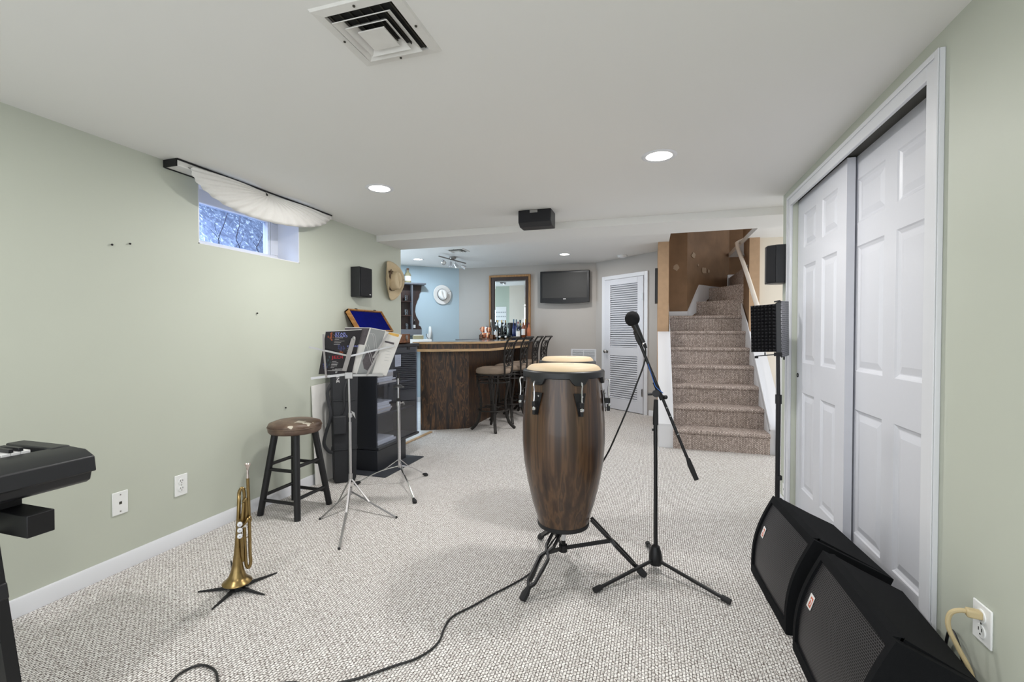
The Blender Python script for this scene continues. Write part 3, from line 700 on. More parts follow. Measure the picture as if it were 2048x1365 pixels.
# dark scroll shelf on the blue wall
sh = thing('wall_shelf', 'dark wooden scroll-sided display shelf on the blue wall', 'shelf', tuple(BP(.9, 1.15)))
m = MB()
prof = [(1.5, 1.15), (.705, 1.15), (.705, 1.28), (.72, 1.315), (.76, 1.34), (.745, 1.40), (.762, 1.43), (.80, 1.50), (.818, 1.58), (.808, 1.68), (.78, 1.77), (.745, 1.84), (.742, 1.89), (.715, 1.93), (.705, 2.03), (1.5, 2.03)]
m.prism([BP(a, b, .003) for a, b in prof], bn*.022); m.build('scroll_back', 'shelfwood', sh)
m = MB(); m.prism([BP(.885, 1.26, .02), BP(.905, 1.26, .02), BP(.905, 2.03, .02), BP(.885, 2.03, .02)], bn*.14); m.prism([BP(1.48, 1.26, .02), BP(1.5, 1.26, .02), BP(1.5, 2.03, .02), BP(1.48, 2.03, .02)], bn*.14); m.build('upright', 'shelfgrey', sh)
for z in (1.495, 1.735): m = MB(); m.prism([BP(.90, z, .02), BP(1.48, z, .02), BP(1.48, z+.012, .02), BP(.90, z+.012, .02)], bn*.13); m.build('shelf_board', 'shelfwood', sh)
m = MB(); m.prism([BP(.66, 2.03, .0), BP(1.54, 2.03, .0), BP(1.54, 2.06, .0), BP(.66, 2.06, .0)], bn*.19); m.build('crown', 'shelfgrey', sh, bevel=.01)
m = MB(); m.prism([BP(.735, 1.155, .02), BP(1.49, 1.155, .02), BP(1.49, 1.265, .02), BP(.735, 1.265, .02)], bn*.15); dr = m.build('drawer', 'shelfgrey', sh, bevel=.004)
def bottle(name, label, c, r, h, mats, neck=.3, cat='bottle', group='bottles behind the bar', lab=None, parent=None, bodymat=None, cap='gold', capfrac=.12, sh_=.62):
    t = thing(name, label, cat, tuple(c), group); c = Vector(c)
    m = MB(); nr = r*neck
    m.lathe([(.0001, .001), (r*.93, .001), (r, .006), (r, h*.5), (r*.98, h*sh_-.02), (r*.75, h*sh_+.01), (nr*1.15, h*(sh_+.12)), (nr, h*(1-capfrac))], c, 20); m.build('bottle_body', mats, t)
    m = MB(); m.lathe([(nr*1.12, h*(1-capfrac)-.001), (nr*1.15, h*.995), (nr*.9, h), (.0001, h)], c, 16); m.build('cap', cap, t)
    if lab:
        m = MB(); m.lathe([(r*1.012, h*.14), (r*1.012, h*.46)], c, 24); m.f = m.f[:24]; m.build('label', lab, t)
    return t
bottle('jug_bottle', 'small stoneware-look bottle on top of the dark wall shelf', BP(.955, 2.06, .09), .055, .25, 'khaki', .34, group=None, lab='label', cap='casewood')
def tumbler(label, s, z, r, h, o=.10):
    t = MB(); c = BP(s, z, o)
    t.lathe([(.0001, .0), (r*.85, 0), (r, h), (r*.93, h), (r*.8, .012), (.0001, .012)], c, 20)
    tag(t.build('whisky_glass', 'clearglass'), label, 'glass', 'glasses on the dark wall shelf')
tumbler('clear tumbler on the top shelf of the dark wall shelf', .985, 1.748, .04, .10); tumbler('clear tumbler on the middle shelf of the dark wall shelf', .985, 1.508, .04, .095); tumbler('clear tall glass on the drawer of the dark wall shelf', .975, 1.266, .026, .10)
bottle('liquor_miniature', 'small clear bottle standing right of the shelf upright', BP(.845, 1.266, .075), .022, .17, 'clearglass', .4, group=None, cap='nickel', lab='label')
# ---- black cabinet and what stands on it
cb = thing('media_cabinet', 'black media cabinet with a smoked glass door against the left wall', 'cabinet', (-2.39, 3.7, 0))
cy0, cy1, cx0, cx1, ct = 3.388, 4.10, -2.53, -2.245, 1.10
m = MB(); m.box((-2.535, 3.28, .001), (-2.10, 3.95, .006)); m.build('floor_plate', 'matblack', cb)
m = MB(); m.box((cx0, cy0, .006), (cx1, 3.86, .185)); m.build('plinth', 'cab', cb, bevel=.003)
m = MB(); m.box((cx0, cy0-.002, .19), (cx1+.012, cy1, .212)); m.build('bottom_board', 'cab', cb, bevel=.003)
for ya in (cy0, cy1-.018): m = MB(); m.box((cx0, ya, .212), (cx1-.012, ya+.018, ct-.03)); m.build('side_panel', 'cab', cb)
m = MB(); m.box((cx0, cy0+.018, .212), (cx0+.012, cy1-.018, ct-.03)); m.build('back_panel', 'cab', cb)
m = MB(); m.box((cx0, cy0-.008, ct-.03), (cx1+.012, cy1+.012, ct)); m.build('top_board', 'cab', cb, bevel=.003)
for z in (.47, .73): m = MB(); m.box((cx0+.012, cy0+.018, z), (cx1-.03, cy1-.018, z+.016)); m.build('shelf_board', 'cab', cb)
m = MB(); m.box((cx1-.006, cy0+.004, .214), (cx1, cy1-.004, ct-.034)); gd = m.build('glass_door', 'cabglass', cb)
for ya in (cy0+.06, cy1-.20): m = MB(); m.box((cx1-.008, ya, ct-.06), (cx1+.004, ya+.04, ct-.03)); m.build('hinge', 'blackmat', gd)
m = MB(); m.box((cx1-.01, cy0+.3, .89), (cx1-.007, cy0+.40, 1.0)); m.build('sticker', 'paper', gd)
def papers(y, z, w, n, label, lean=.0, x1=-2.275):
    for k in range(n):
        h = random.uniform(.008, .02); m = MB(); dy = random.uniform(-.02, .02); dx = random.uniform(0, .02)
        m.obox((x1-.105-dx, y+dy, z+h/2+.0005), (1, random.uniform(-.15, .15), 0), (0, 1, 0), (0, 0, 1), .2, w+random.uniform(-.03, .03), h)
        tag(m.build('booklet', random.choice(['paper', 'paperend', 'paper'])), label, 'booklet', label.replace('one of the ', '')+' pile'); z += h+.0012
papers(3.60, .746, .26, 8, 'one of the loose white booklets on the middle shelf of the black cabinet')
papers(3.56, .486, .24, 6, 'one of the neat white booklets on the lower shelf of the black cabinet')
papers(3.60, .213, .28, 2, 'one of the loose papers lying on the bottom of the black cabinet')
ic = thing('instrument_case', 'open wooden instrument case lined with blue velvet on the black cabinet', 'case', (-2.4, 3.75, ct))
by0, by1, bx0, bx1, bz = 3.36, 3.88, -2.425, -2.205, .092
m = MB(); z0 = ct+.001
m.box((bx0, by0, z0), (bx1, by1, z0+.012)); m.box((bx1-.012, by0, z0), (bx1, by1, z0+bz)); m.box((bx0, by0, z0), (bx0+.012, by1, z0+bz)); m.box((bx0, by0, z0), (bx1, by0+.012, z0+bz)); m.box((bx0, by1-.012, z0), (bx1, by1, z0+bz)); m.build('box', 'casewood', ic, bevel=.002)
m = MB(); m.box((bx0+.012, by0+.012, z0+.012), (bx1-.012, by1-.012, z0+.06)); m.build('lining', 'velvet', ic)
# lid: hinged at the far long side along the wall, leaning up
la = math.radians(62); hx, hz = bx0+.004, z0+bz+.002
du = Vector((-math.cos(la)*.0+math.cos(math.radians(103)), 0, math.sin(math.radians(103))))
du = Vector((-.56, 0, .83)).normalized(); dn = Vector((.83, 0, .56)).normalized()
lh = .235
sk = Vector((0, -.04, 0))
def LID(s, t, o): return Vector((hx, by0, hz))+du*(lh*t)+Vector((0, (by1-by0)*s, 0))+dn*o
m = MB()
def lbox(s0, s1, t0, t1, o0, o1): m.add([LID(s0, t0, o0), LID(s1, t0, o0), LID(s1, t1, o0), LID(s0, t1, o0), LID(s0, t0, o1), LID(s1, t0, o1), LID(s1, t1, o1), LID(s0, t1, o1)], [[0, 3, 2, 1], [4, 5, 6, 7], [0, 1, 5, 4], [1, 2, 6, 5], [2, 3, 7, 6], [3, 0, 4, 7]])
lbox(0, 1, 0, 1, 0, .008); lbox(0, .02, 0, 1, 0, .045); lbox(.98, 1, 0, 1, 0, .045); lbox(0, 1, .95, 1, 0, .045); lbox(0, 1, 0, .05, 0, .045)
lid = m.build('lid', 'caseedge', ic)
m = MB(); lbox(.021, .979, .051, .949, .008, .03); m.build('lid_lining', 'velvet', lid)
for s in (.2, .75): m = MB(); lbox(s, s+.06, .99, 1.03, .03, .047); m.build('latch_hook', 'darktrack', lid)
for y in (by0+.10, by1-.09): m = MB(); m.box((bx1, y, z0+.045), (bx1+.006, y+.035, z0+.08)); m.box((bx1+.004, y+.01, z0+.03), (bx1+.01, y+.02, z0+.06)); m.build('latch', 'nickel', ic)
m = MB(); m.prism([BP(.735, 1.098, .2), BP(.9, 1.098, .2), BP(.9, 1.16, .2), BP(.735, 1.16, .2)], bn*.1)
kb = tag(m.build('small_box', 'khaki', bevel=.004), 'small khaki box with a ruffled white edge under the wall shelf', 'box')
m = MB()
for k in range(9): p = BP(.75+.017*k, 1.165, .25); m.sphere(p, .011, 8, 6)
m.build('ruffle', 'paper', kb)
# ledge that carries the khaki box under the blue wall
m = MB(); m.prism([BP(.60, .9, .002), BP(1.7, .9, .002), BP(1.7, 1.097, .002), BP(.60, 1.097, .002)], bn*.32); tag(m.build('wall_counter', 'label', bevel=.004), 'white ledge along the blue wall beneath the dark shelf', 'counter')
# ---- gig bag and poster board
gb = thing('gig_bag', 'tall black nylon gig bag leaning beside the black cabinet', 'bag', (-2.36, 3.12, 0))
g0 = Vector((-2.372, 3.115, 0)); gx = Vector((.80, .60, 0)); gy = Vector((-.60, .80, 0)); gu = (Vector((0, 0, 1))+gy*.07).normalized()
def GP(a, b, z): return g0+gx*a+gy*b+gu*z
def gsec(z, w, d): return [GP(-w, -d+.015, z), GP(-w+.02, -d, z), GP(w-.02, -d, z), GP(w, -d+.015, z), GP(w, d-.015, z), GP(w-.02, d, z), GP(-w+.02, d, z), GP(-w, d-.015, z)]
m = MB(); secs = [gsec(.004, .075, .05), gsec(.04, .088, .065), gsec(.3, .094, .07), gsec(.6, .10, .07), gsec(.9, .108, .07), gsec(1.05, .10, .065), gsec(1.08, .08, .045)]
vs = [p for q in secs for p in q]; fs = [[i*8+k, i*8+(k+1) % 8, (i+1)*8+(k+1) % 8, (i+1)*8+k] for i in range(len(secs)-1) for k in range(8)]+[list(range(8))[::-1], [48+k for k in range(8)]]
m.add(vs, fs); m.build('body', 'nylon', gb)
m = MB(); m.obox(GP(-.035, -.085, .47), gx, gy, gu, .10, .05, .15); m.build('pocket', 'nylon', gb, bevel=.012)
m = MB()
for z in (.27, .66): m.tube([p+(p-GP(0, 0, z))*.012 for p in gsec(z, .096, .071)], .004, 6, closed=True)
m.tube([GP(.03, -.073, .05), GP(.035, -.074, .95)], .004, 6); m.build('piping', 'nylon', gb)
m = MB(); m.tube(smoothpath([GP(-.09, -.05, .80), GP(-.125, -.07, .72), GP(-.10, -.09, .55), GP(-.135, -.09, .42), GP(-.15, -.08, .33), GP(-.12, -.07, .27), GP(-.085, -.06, .25)], 6), .013, 8, flat=.3); m.build('strap', 'nylon', gb)
m = MB(); m.tube(smoothpath([GP(.02, -.07, .82), GP(.0, -.09, .74), GP(.0, -.085, .62), GP(-.02, -.075, .55)], 6), .008, 8, flat=.4); m.build('handle_strap', 'nylon', gb)
text('lettering', 'LINE', 'printwhite', gb, GP(-.058, -.0735, .872), -gu, gx, .034)
pb = thing('poster_board', 'large white board leaning on the left wall behind the gig bag', 'board', (-2.53, 3.1, 0))
m = MB(); m.add([(-2.515, 2.95, .001), (-2.515, 3.30, .001), (-2.548, 3.31, .80), (-2.548, 2.95, .785), (-2.519, 2.95, .001), (-2.519, 3.30, .001), (-2.553, 3.31, .80), (-2.553, 2.95, .785)], [[0, 3, 2, 1], [4, 5, 6, 7], [0, 1, 5, 4], [1, 2, 6, 5], [2, 3, 7, 6], [3, 0, 4, 7]]); m.build('sheet', 'paper', pb)
# ---- round stool
so = thing('round_stool', 'black wooden stool with a worn brown round vinyl seat', 'stool', (-2.305, 2.51, 0))
cx, cy = -2.305, 2.51
m = MB(); m.lathe([(.0001, .535), (.155, .535), (.164, .545), (.167, .56), (.164, .575), (.167, .585), (.160, .598), (.12, .612), (.06, .62), (.0001, .622)], (cx, cy, 0), 48); m.build('seat', 'vinyl', so, smooth=50)
m = MB(); m.tube([(cx+.168*math.cos(2*PI*k/48), cy+.168*math.sin(2*PI*k/48), .575) for k in range(48)], .0035, 6, closed=True); m.build('piping', 'vinyl', so)
LT, LB = .085, .150
for i, (a, b) in enumerate(((-1, -1), (1, -1), (1, 1), (-1, 1))):
    m = MB(); m.tube([(cx+a*LB, cy+b*LB, .0), (cx+a*LT, cy+b*LT, .54)], [.020, .022], 14); m.build('leg', 'blackmat', so)
def legat(a, b, z): k = LB+(LT-LB)*z/.54; return Vector((cx+a*k, cy+b*k, z))
for z, zz in ((.30, .33), (.10, .13)):
    for p, q, h in (((-1, -1), (1, -1), z), ((-1, 1), (1, 1), z), ((-1, -1), (-1, 1), zz), ((1, -1), (1, 1), zz)):
        m = MB(); m.cyl(legat(*p, h), legat(*q, h), .0115, n=10); m.build('rung', 'blackmat', so)

# ---- trumpet on its peg stand
T = facing(-1.842, 1.642); tn = Vector((-1.842, 1.642, 0)).normalized()
def TP(x, y, d=0): return T(x, y)+tn*d
tp = thing('trumpet', 'old brass trumpet standing bell down on a peg stand', 'trumpet', (-1.842, 1.642, .02))
bl = TP(477, 1172); bt = TP(480, 1108)
m = MB(); axd = (TP(481, 985)-TP(477, 1172)).normalized(); base = Vector((-1.845, 1.640, .036))
L = (TP(481, 985)-base).length
m.lathe([(.0605, 0), (.062, .002), (.060, .006), (.046, .016), (.036, .03), (.027, .055), (.021, .085), (.0165, .13), (.0125, .19), (.0095, .26), (.0078, .32), (.007, L)], base, 32, axd)
m.f = [f for f in m.f if len(f) == 4]; m.build('bell', 'brass', tp, solid=.0012)
top = base+axd*L
m = MB(); off2 = TP(497, 1045)-TP(480, 1045)
pt = [top-axd*.02, top, top+axd*.012+off2*.12, top+axd*.02+off2*.3, top+axd*.014+off2*.5, top+off2*.6-axd*.01, top+off2*.62-axd*.06, top+off2*.62-axd*.15]
m.tube(smoothpath(pt, 4), .0068, 10); m.build('bell_bow', 'brass', tp)
m = MB(); a0 = TP(495.5, 957); a1 = TP(499, 1055); 
lead = [a0, a1, TP(500, 1105), TP(501.5, 1122), TP(500, 1132), TP(496.5, 1136), TP(493, 1131), TP(491.5, 1120), TP(490, 1090), TP(488.5, 1056)]
m.tube(smoothpath(lead, 4), .0072, 10); m.build('leadpipe', 'brass', tp)
m = MB(); m.tube([TP(495, 939), TP(495.4, 957)], [.0042, .0062], 12); m.lathe([(.0045, 0), (.006, .012), (.011, .022), (.0138, .027), (.0138, .030), (.011, .030), (.004, .018), (.0001, .014)], TP(495, 941), 20, axd); m.build('mouthpiece', 'silver', tp)
for i, y in enumerate((1041, 1052.5, 1064)):
    c = TP(479.5, y, -.012); m = MB(); m.cyl(c-tn*.045, c+tn*.075, .0095, n=18); v = m.build('valve', 'brass', tp)
    m = MB(); m.lathe([(.0105, -.006), (.0105, .002), (.006, .004), (.0001, .004)], c-tn*.045, 20, -tn); m.build('valve_cap', 'pearl', v)
    m = MB(); m.cyl(c-tn*.0485, c-tn*.0495, .002, n=8); m.build('vent_hole', 'dark', v)
m = MB(); m.tube(smoothpath([TP(487, 1003, -.01), TP(489.5, 998, -.01), TP(492, 1003, -.01), TP(492, 1030, -.01), TP(489, 1044, -.01)], 4), .0075, 10); m.tube(smoothpath([TP(484, 1040, -.02), TP(487, 1004, -.015)], 3), .0065, 10); m.build('third_slide', 'brass', tp)
m = MB(); m.tube(smoothpath([TP(484, 1050, -.02), TP(492, 1040, -.03), TP(499, 1032, -.02), TP(501, 1040, -.0), TP(497, 1052)], 4), .006, 10); m.build('first_slide', 'brass', tp)
m = MB(); m.cyl(TP(482, 984), TP(494, 976), .0015, n=6); m.cyl(TP(487, 1078), TP(498, 1074), .0015, n=6); m.cyl(TP(482, 1090), TP(490, 1088), .0015, n=6); m.build('brace', 'brass', tp)
m = MB(); m.tube([TP(483.5, 1068, -.03), TP(485, 1112, -.01), TP(485, 1122, -.005)], .0075, 10); m.build('second_slide', 'brass', tp)
ts = thing('trumpet_stand', 'flat black five-legged stand on the carpet under the trumpet', 'instrument stand', (-1.845, 1.640, 0))
m = MB(); sc_ = Vector((-1.845, 1.640, 0)); m.lathe([(.03, .003), (.03, .018), (.014, .03), (.012, .13), (.004, .15), (.0001, .152)], sc_, 20); m.build('peg', 'rubber', ts)
for x, y in ((396, 1184), (424, 1219), (529, 1190), (554, 1146), (462, 1122)):
    e = onZ(x, y, .004); d = (e-sc_); d.z = 0; s_ = Vector((-d.y, d.x, 0)).normalized()
    m = MB(); a = sc_+Vector((0, 0, .008))+d.normalized()*.02
    m.add([a-s_*.010, a+s_*.010, e+s_*.0025-Vector((0, 0, .003)), e-s_*.0025-Vector((0, 0, .003)), a-s_*.008+Vector((0, 0, .010)), a+s_*.008+Vector((0, 0, .010)), e+s_*.002+Vector((0, 0, .002)), e-s_*.002+Vector((0, 0, .002))], [[0, 3, 2, 1], [4, 5, 6, 7], [0, 1, 5, 4], [1, 2, 6, 5], [2, 3, 7, 6], [3, 0, 4, 7]])
    m.build('leg', 'rubber', ts)

# ---- music stand with books
MS = Vector((-1.966, 2.628, 0)); Mp = facing(MS.x, MS.y); mn = Vector((MS.x, MS.y, 0)).normalized()
def MP(x, y, d=0): return Mp(x, y)+mn*d
ms = thing('music_stand', 'thin grey folding music stand holding song books', 'music stand', tuple(MS))
m = MB(); m.cyl(MP(701, 955), MP(700, 845), .0095, n=12); m.cyl(MP(700, 850), MP(697.5, 757), .0068, n=12); m.build('pole', 'alu', ms)
m = MB(); m.cyl(MP(700.5, 835), MP(700.5, 826), .013, n=12); m.add([MP(702, 822), MP(709, 826), MP(711, 838), MP(706, 830), MP(702, 822, .004), MP(709, 826, .004), MP(711, 838, .004), MP(706, 830, .004)], [[0, 1, 2, 3], [7, 6, 5, 4], [0, 4, 5, 1], [1, 5, 6, 2], [2, 6, 7, 3], [3, 7, 4, 0]]); m.build('wing_nut', 'alu', ms)
m = MB(); m.cyl(MP(701, 962), MP(701, 948), .0135, n=14); m.cyl(MP(701, 990), MP(701, 975), .012, n=14); m.build('collar', 'alu', ms)
hub = MP(701, 983)
for x, y in ((640, 1039), (793, 1036), (678, 1099)):
    e = onZ(x, y, .004)
    m = MB(); m.bar(hub, e, .013, .004); md = hub+(e-hub)*.42; m.bar(MP(701, 956), md, .011, .004); lg = m.build('leg', 'alu', ms)
    m = MB(); m.sphere(e+Vector((0, 0, .003)), .0075, 10, 6); m.build('foot_cap', 'rubber', lg)
tilt = .09
def DK(x, y): # tilted desk: higher points lie nearer to the viewer
    p = Mp(x, y); k = max(0, (p.z-.90)/.33); return onP(x, y, MS-mn*(tilt*k), mn)
def DB(mb, a, b, w, t, d=0): pa = DK(*a)+mn*d; pb_ = DK(*b)+mn*d; mb.bar(pa, pb_, t, w, tuple(mn))
m = MB(); DB(m, (688.5, 742), (707, 678), .028, .004, -.016); m.sphere(DK(707.5, 677)-mn*.016, .014, 12, 6, (1, .3, 1)); m.build('center_plate', 'alu', ms)
for a, b in (((618, 694.5), (702, 713)), ((702, 712), (789, 691.5)), ((647, 669), (648, 703)), ((648, 700), (652.5, 756)), ((775, 668), (746, 716)), ((756, 708), (733, 752))):
    m = MB(); DB(m, a, b, .012, .003, -.012); m.build('desk_arm', 'alu', ms)
m = MB(); 
for a, b in (((622, 757.5), (655, 753)), ((655, 753.5), (690, 749.5)), ((690, 751), (766, 750.5))):
    pa, q = Mp(*a), Mp(*b); m.bar(pa+mn*.018, q+mn*.018, .045, .003, tuple(mn)); m.bar(pa-mn*.004, q-mn*.004, .003, .016, tuple(mn))
m.build('tray', 'alu', ms)
m = MB(); c = Mp(697.5, 751); m.obox(c-mn*.014, mn.cross(Vector((0, 0, 1))), mn, (0, 0, 1), .05, .012, .045); m.build('bracket', 'alu', ms, bevel=.003)
def sheet(mb, pts, d, th): mb.prism([DK(*p)+mn*d for p in pts], mn*th)
bk = thing('song_book', 'black songbook with colourful titles leaning on the music stand', 'book', tuple(Mp(675, 752)))
C4 = [(637, 749), (651.5, 664), (724, 660.5), (703, 747)]
m = MB(); sheet(m, C4, .002, .010); m.build('cover', 'bookblack', bk)
m = MB(); sheet(m, [(651.5, 664), (651.3, 662.5), (723, 659), (724, 660.5)], .004, .006); m.build('pages', 'paper', bk)
bx = (DK(703, 747)-DK(637, 749)).normalized(); bu = (DK(651.5, 664)-DK(637, 749)).normalized()
def bt_(name, s, mat, x, y, size): text(name, s, mat, bk, DK(x, y)+mn*.0016, bx, bu, size, .0002)
bt_('lettering', 'STAR', 'printlilac', 670, 670.0, .0215); bt_('lettering', 'WARS', 'printlilac', 669.2, 674.9, .0215)
bt_('lettering', 'EMPIRE', 'printlilac', 694, 695, .017); bt_('lettering', 'JEDI', 'printred', 664, 718, .030)
def blob(x, y, rx, ry, mat, nme):
    m = MB()
    for q in range(16):
        a = random.uniform(0, 6.28); k = random.random()**.6; X, Y_ = x+rx*k*math.cos(a), y+ry*k*math.sin(a); r = random.uniform(.12, .34)
        m.prism([DK(X+rx*r*math.cos(2*PI*j/7)*random.uniform(.5, 1.2), Y_+ry*r*math.sin(2*PI*j/7)*random.uniform(.5, 1.2))+mn*(.0012-.00002*q) for j in range(7)], mn*.0006)
    m.build(nme, mat, bk)
blob(662, 673, 6, 8, 'printorange', 'cover_art'); blob(683, 697, 7, 10, 'printblue', 'cover_art'); blob(655, 722, 6, 11, 'printgreen', 'cover_art'); blob(682, 705, 4, 3, 'printorange', 'cover_art'); blob(651, 733, 5, 7, 'printblue', 'cover_art')
m = MB()
def ln(x, y, w):
    a = DK(x, y)+mn*.0014; b = DK(x+w, y-.4)+mn*.0014; m.bar(a, b, .0016, .0004, tuple(mn.cross(bx)))
for i, w in enumerate((16, 9, 20, 14, 12)): ln(670-i*.6, 676.5+i*3.2, w)
for i in range(5): ln(694-i*.4, 698.5+i*3, 8)
for i, w in enumerate((9, 13, 12, 12, 7)): ln(664-i*.7, 723.5+i*3.1, w)
ln(655, 742, 38); ln(664, 740, 25); ln(670, 738.4, 16); m.build('print_lines', 'printwhite', bk)
m = MB(); sheet(m, [(670, 747), (671, 743.5), (675, 743.3), (674, 746.8)], .0012, .0005); m.build('emblem', 'printgrey', bk)
m2 = thing('music_magazine', 'open magazine with photo spread on the right half of the music stand', 'magazine', tuple(Mp(740, 750)))
m = MB(); sheet(m, [(683, 747), (690, 655.5), (741, 656.5), (712, 748)], .016, .003); m.build('left_page', 'printdark', m2)
m = MB(); sheet(m, [(704, 747.5), (716, 689), (731, 691), (716, 748)], .0145, .001); m.build('column', 'paper', m2)
m = MB(); sheet(m, [(712, 748), (741, 656.5), (771, 662.5), (744, 749)], .013, .003); m.build('grey_column', 'printgrey', m2)
m = MB(); sheet(m, [(744, 749), (771, 662.5), (804.5, 670), (773, 752.5)], .011, .003); m.build('right_page', 'paper', m2)
m = MB(); sheet(m, [(711, 748), (739.5, 656.5), (742.5, 656.2), (714, 748.5)], .010, .003); m.build('spine', 'paper', m2)
m = MB(); sheet(m, [(690, 654.8), (741, 655.6), (741, 657), (690, 656)], .014, .004); sheet(m, [(741, 655.6), (772, 661.5), (772, 663), (741, 657)], .011, .004); m.build('page_edge', 'paper', m2)
m = MB(); sheet(m, [(769, 685), (770.5, 682), (789, 686), (788, 690)], .0105, .0006); m.build('heading_block', 'printdark', m2)
m = MB(); sheet(m, [(776, 668), (779, 664.8), (799, 669.5), (797, 674.5), (786, 672)], .0105, .0006); m.build('title_script', 'printyellow', m2)
m = MB()
for i in range(5):
    a = DK(774-i*1.5, 697+i*6)+mn*.0105; b = DK(784-i*1.5, 698.5+i*6)+mn*.0105; m.bar(a, b, .0014, .0005, (0, 0, 1))
m.build('print_lines', 'printgrey', m2)
m = MB()
for dx in (0, 4): m.tube(smoothpath([DK(738+dx, 668)+mn*.0115, DK(746+dx, 671)+mn*.0115, DK(750+dx, 700)+mn*.0115, DK(757+dx*1.5, 748)+mn*.0115], 5), .0009, 5); m.tube([DK(733+dx, 690)+mn*.0115, DK(744+dx, 730)+mn*.0115], .0009, 5)
m.build('line_drawing', 'printwhite', m2)
m = MB(); sheet(m, [(725, 722), (733, 706), (752, 700), (748, 722), (735, 742), (728, 738)], .0122, .0006); m.build('photo', 'printdark', m2)
# ---- chrome cymbal stand
HS = Vector((-1.893, 3.15, 0)); Hp = facing(HS.x, HS.y)
hh = thing('cymbal_stand', 'chrome hi-hat stand without cymbals before the black cabinet', 'cymbal stand', tuple(HS))
m = MB(); m.cyl(Hp(799, 935), Hp(797, 806), .0125, n=14); m.build('lower_tube', 'chrome', hh)
m = MB(); m.cyl(Hp(797, 806), Hp(796.5, 750), .0065, n=12); m.build('upper_rod', 'chrome', hh)
m = MB(); m.cyl(Hp(796.5, 757), Hp(796.3, 746), .011, .008, n=12); m.cyl(Hp(797, 804), Hp(797, 797), .015, n=12); m.build('felt_and_collar', 'rubber', hh)
m = MB(); m.lathe([(.044, 0), (.04, .006), (.02, .018), (.008, .022), (.0001, .022)], Hp(797, 775), 24); m.build('cup', 'black', hh)
m = MB(); m.cyl(Hp(797, 812), Hp(797, 803), .016, n=14); m.cyl(Hp(797, 807), Hp(808, 806), .004, n=8); m.bar(Hp(806, 803), Hp(808, 810), .012, .004); m.build('wing_clamp', 'chrome', hh)
hb = Hp(799, 932)
for x, y in ((714, 967), (851, 950), (829, 1003)):
    e = onZ(x, y, .012); mid = hb+(e-hb)*.5+Vector((0, 0, .02))
    m = MB(); m.tube(smoothpath([hb, mid, e], 5), .0055, 8, flat=.6); m.tube([Hp(799, 918), hb+(e-hb)*.35+Vector((0, 0, .02))], .0035, 6); lg = m.build('leg', 'chrome', hh)
    d = (e-hb).normalized(); m = MB(); m.tube([e-d*.03, e+d*.005, e+d*.02], [.009, .017, .013], 10); m.build('foot', 'rubber', lg)

# ---- keyboard and its stand
kbx = thing('digital_piano', 'black digital piano jutting in at the left edge of the picture', 'keyboard', (-1.93, .6, .70))
ky0, ky1 = -.35, 1.03
prof = [(-1.80, .815), (-1.757, .795), (-1.75, .747), (-1.772, .743), (-1.78, .715), (-1.795, .706), (-2.10, .70), (-2.12, .72), (-2.12, .80), (-2.07, .805), (-2.065, .80), (-1.90, .80), (-1.895, .82)]
m = MB(); m.prism([(a, ky0, b) for a, b in prof], (0, ky1-ky0, 0)); m.build('body', 'black', kbx, bevel=.004)
m = MB(); m.box((-2.12, ky1-.05, .70), (-1.88, ky1+.001, .822)); m.build('end_cheek', 'black', kbx, bevel=.004)
for k in range(26):
    y = .94-k*.0235*1.0
    m = MB(); m.box((-2.065, y-.0225, .803), (-1.905, y, .826)); m.build('white_key', 'keywhite', kbx, bevel=.0015)
    if k % 7 in (0, 1, 3, 4, 5): m = MB(); m.box((-2.0, y-.029, .826), (-1.905, y-.017, .838)); m.build('black_key', 'black', kbx, bevel=.0015)
ks = thing('keyboard_stand', 'black metal stand carrying the digital piano at the left edge', 'keyboard stand', (-1.9, .6, 0))
K = facing(-1.81, .945)
e0 = Vector((-1.745, .875, .655))
m = MB(); m.box((-2.25, .845, .60), (-1.735, .91, .665)); m.build('support_arm', 'blackmat', ks, bevel=.002)
m = MB(); m.box((-2.2, .85, .665), (-1.88, .905, .70)); m.build('rubber_pad', 'rubber', ks)
m = MB(); m.bar((-1.86, .6, .64), (-1.66, .6, .0), .05, .03, (0, 1, 0)); m.bar((-2.25, .6, .64), (-2.5, .6, 0.01), .05, .03, (0, 1, 0)); m.build('leg', 'blackmat', ks)
m = MB(); m.box((-2.25, .56, .60), (-1.80, .64, .66)); m.box((-2.05, .56, .6), (-1.99, .9, .655)); m.build('crossbar', 'blackmat', ks)
a, b = onY(0, 1160, .82), onY(34, 1375, .82)
m = MB(); a = Vector((a.x-.035, .82, a.z)); b = Vector((b.x-.035, .82, b.z)); d = (b-a); bot = b+d*(-b.z/d.z)*1.0; topp = a+d*((.60-a.z)/d.z)
m.bar(topp, Vector((bot.x, bot.y, .004)), .03, .05, (0, 1, 0)); lg = m.build('leg', 'blackmat', ks)
m = MB(); c = a+d*.15; m.obox(c, d, (0, 1, 0), d.cross(Vector((0, 1, 0))), .05, .036, .058); m.build('leg_sleeve', 'black', lg, bevel=.006)

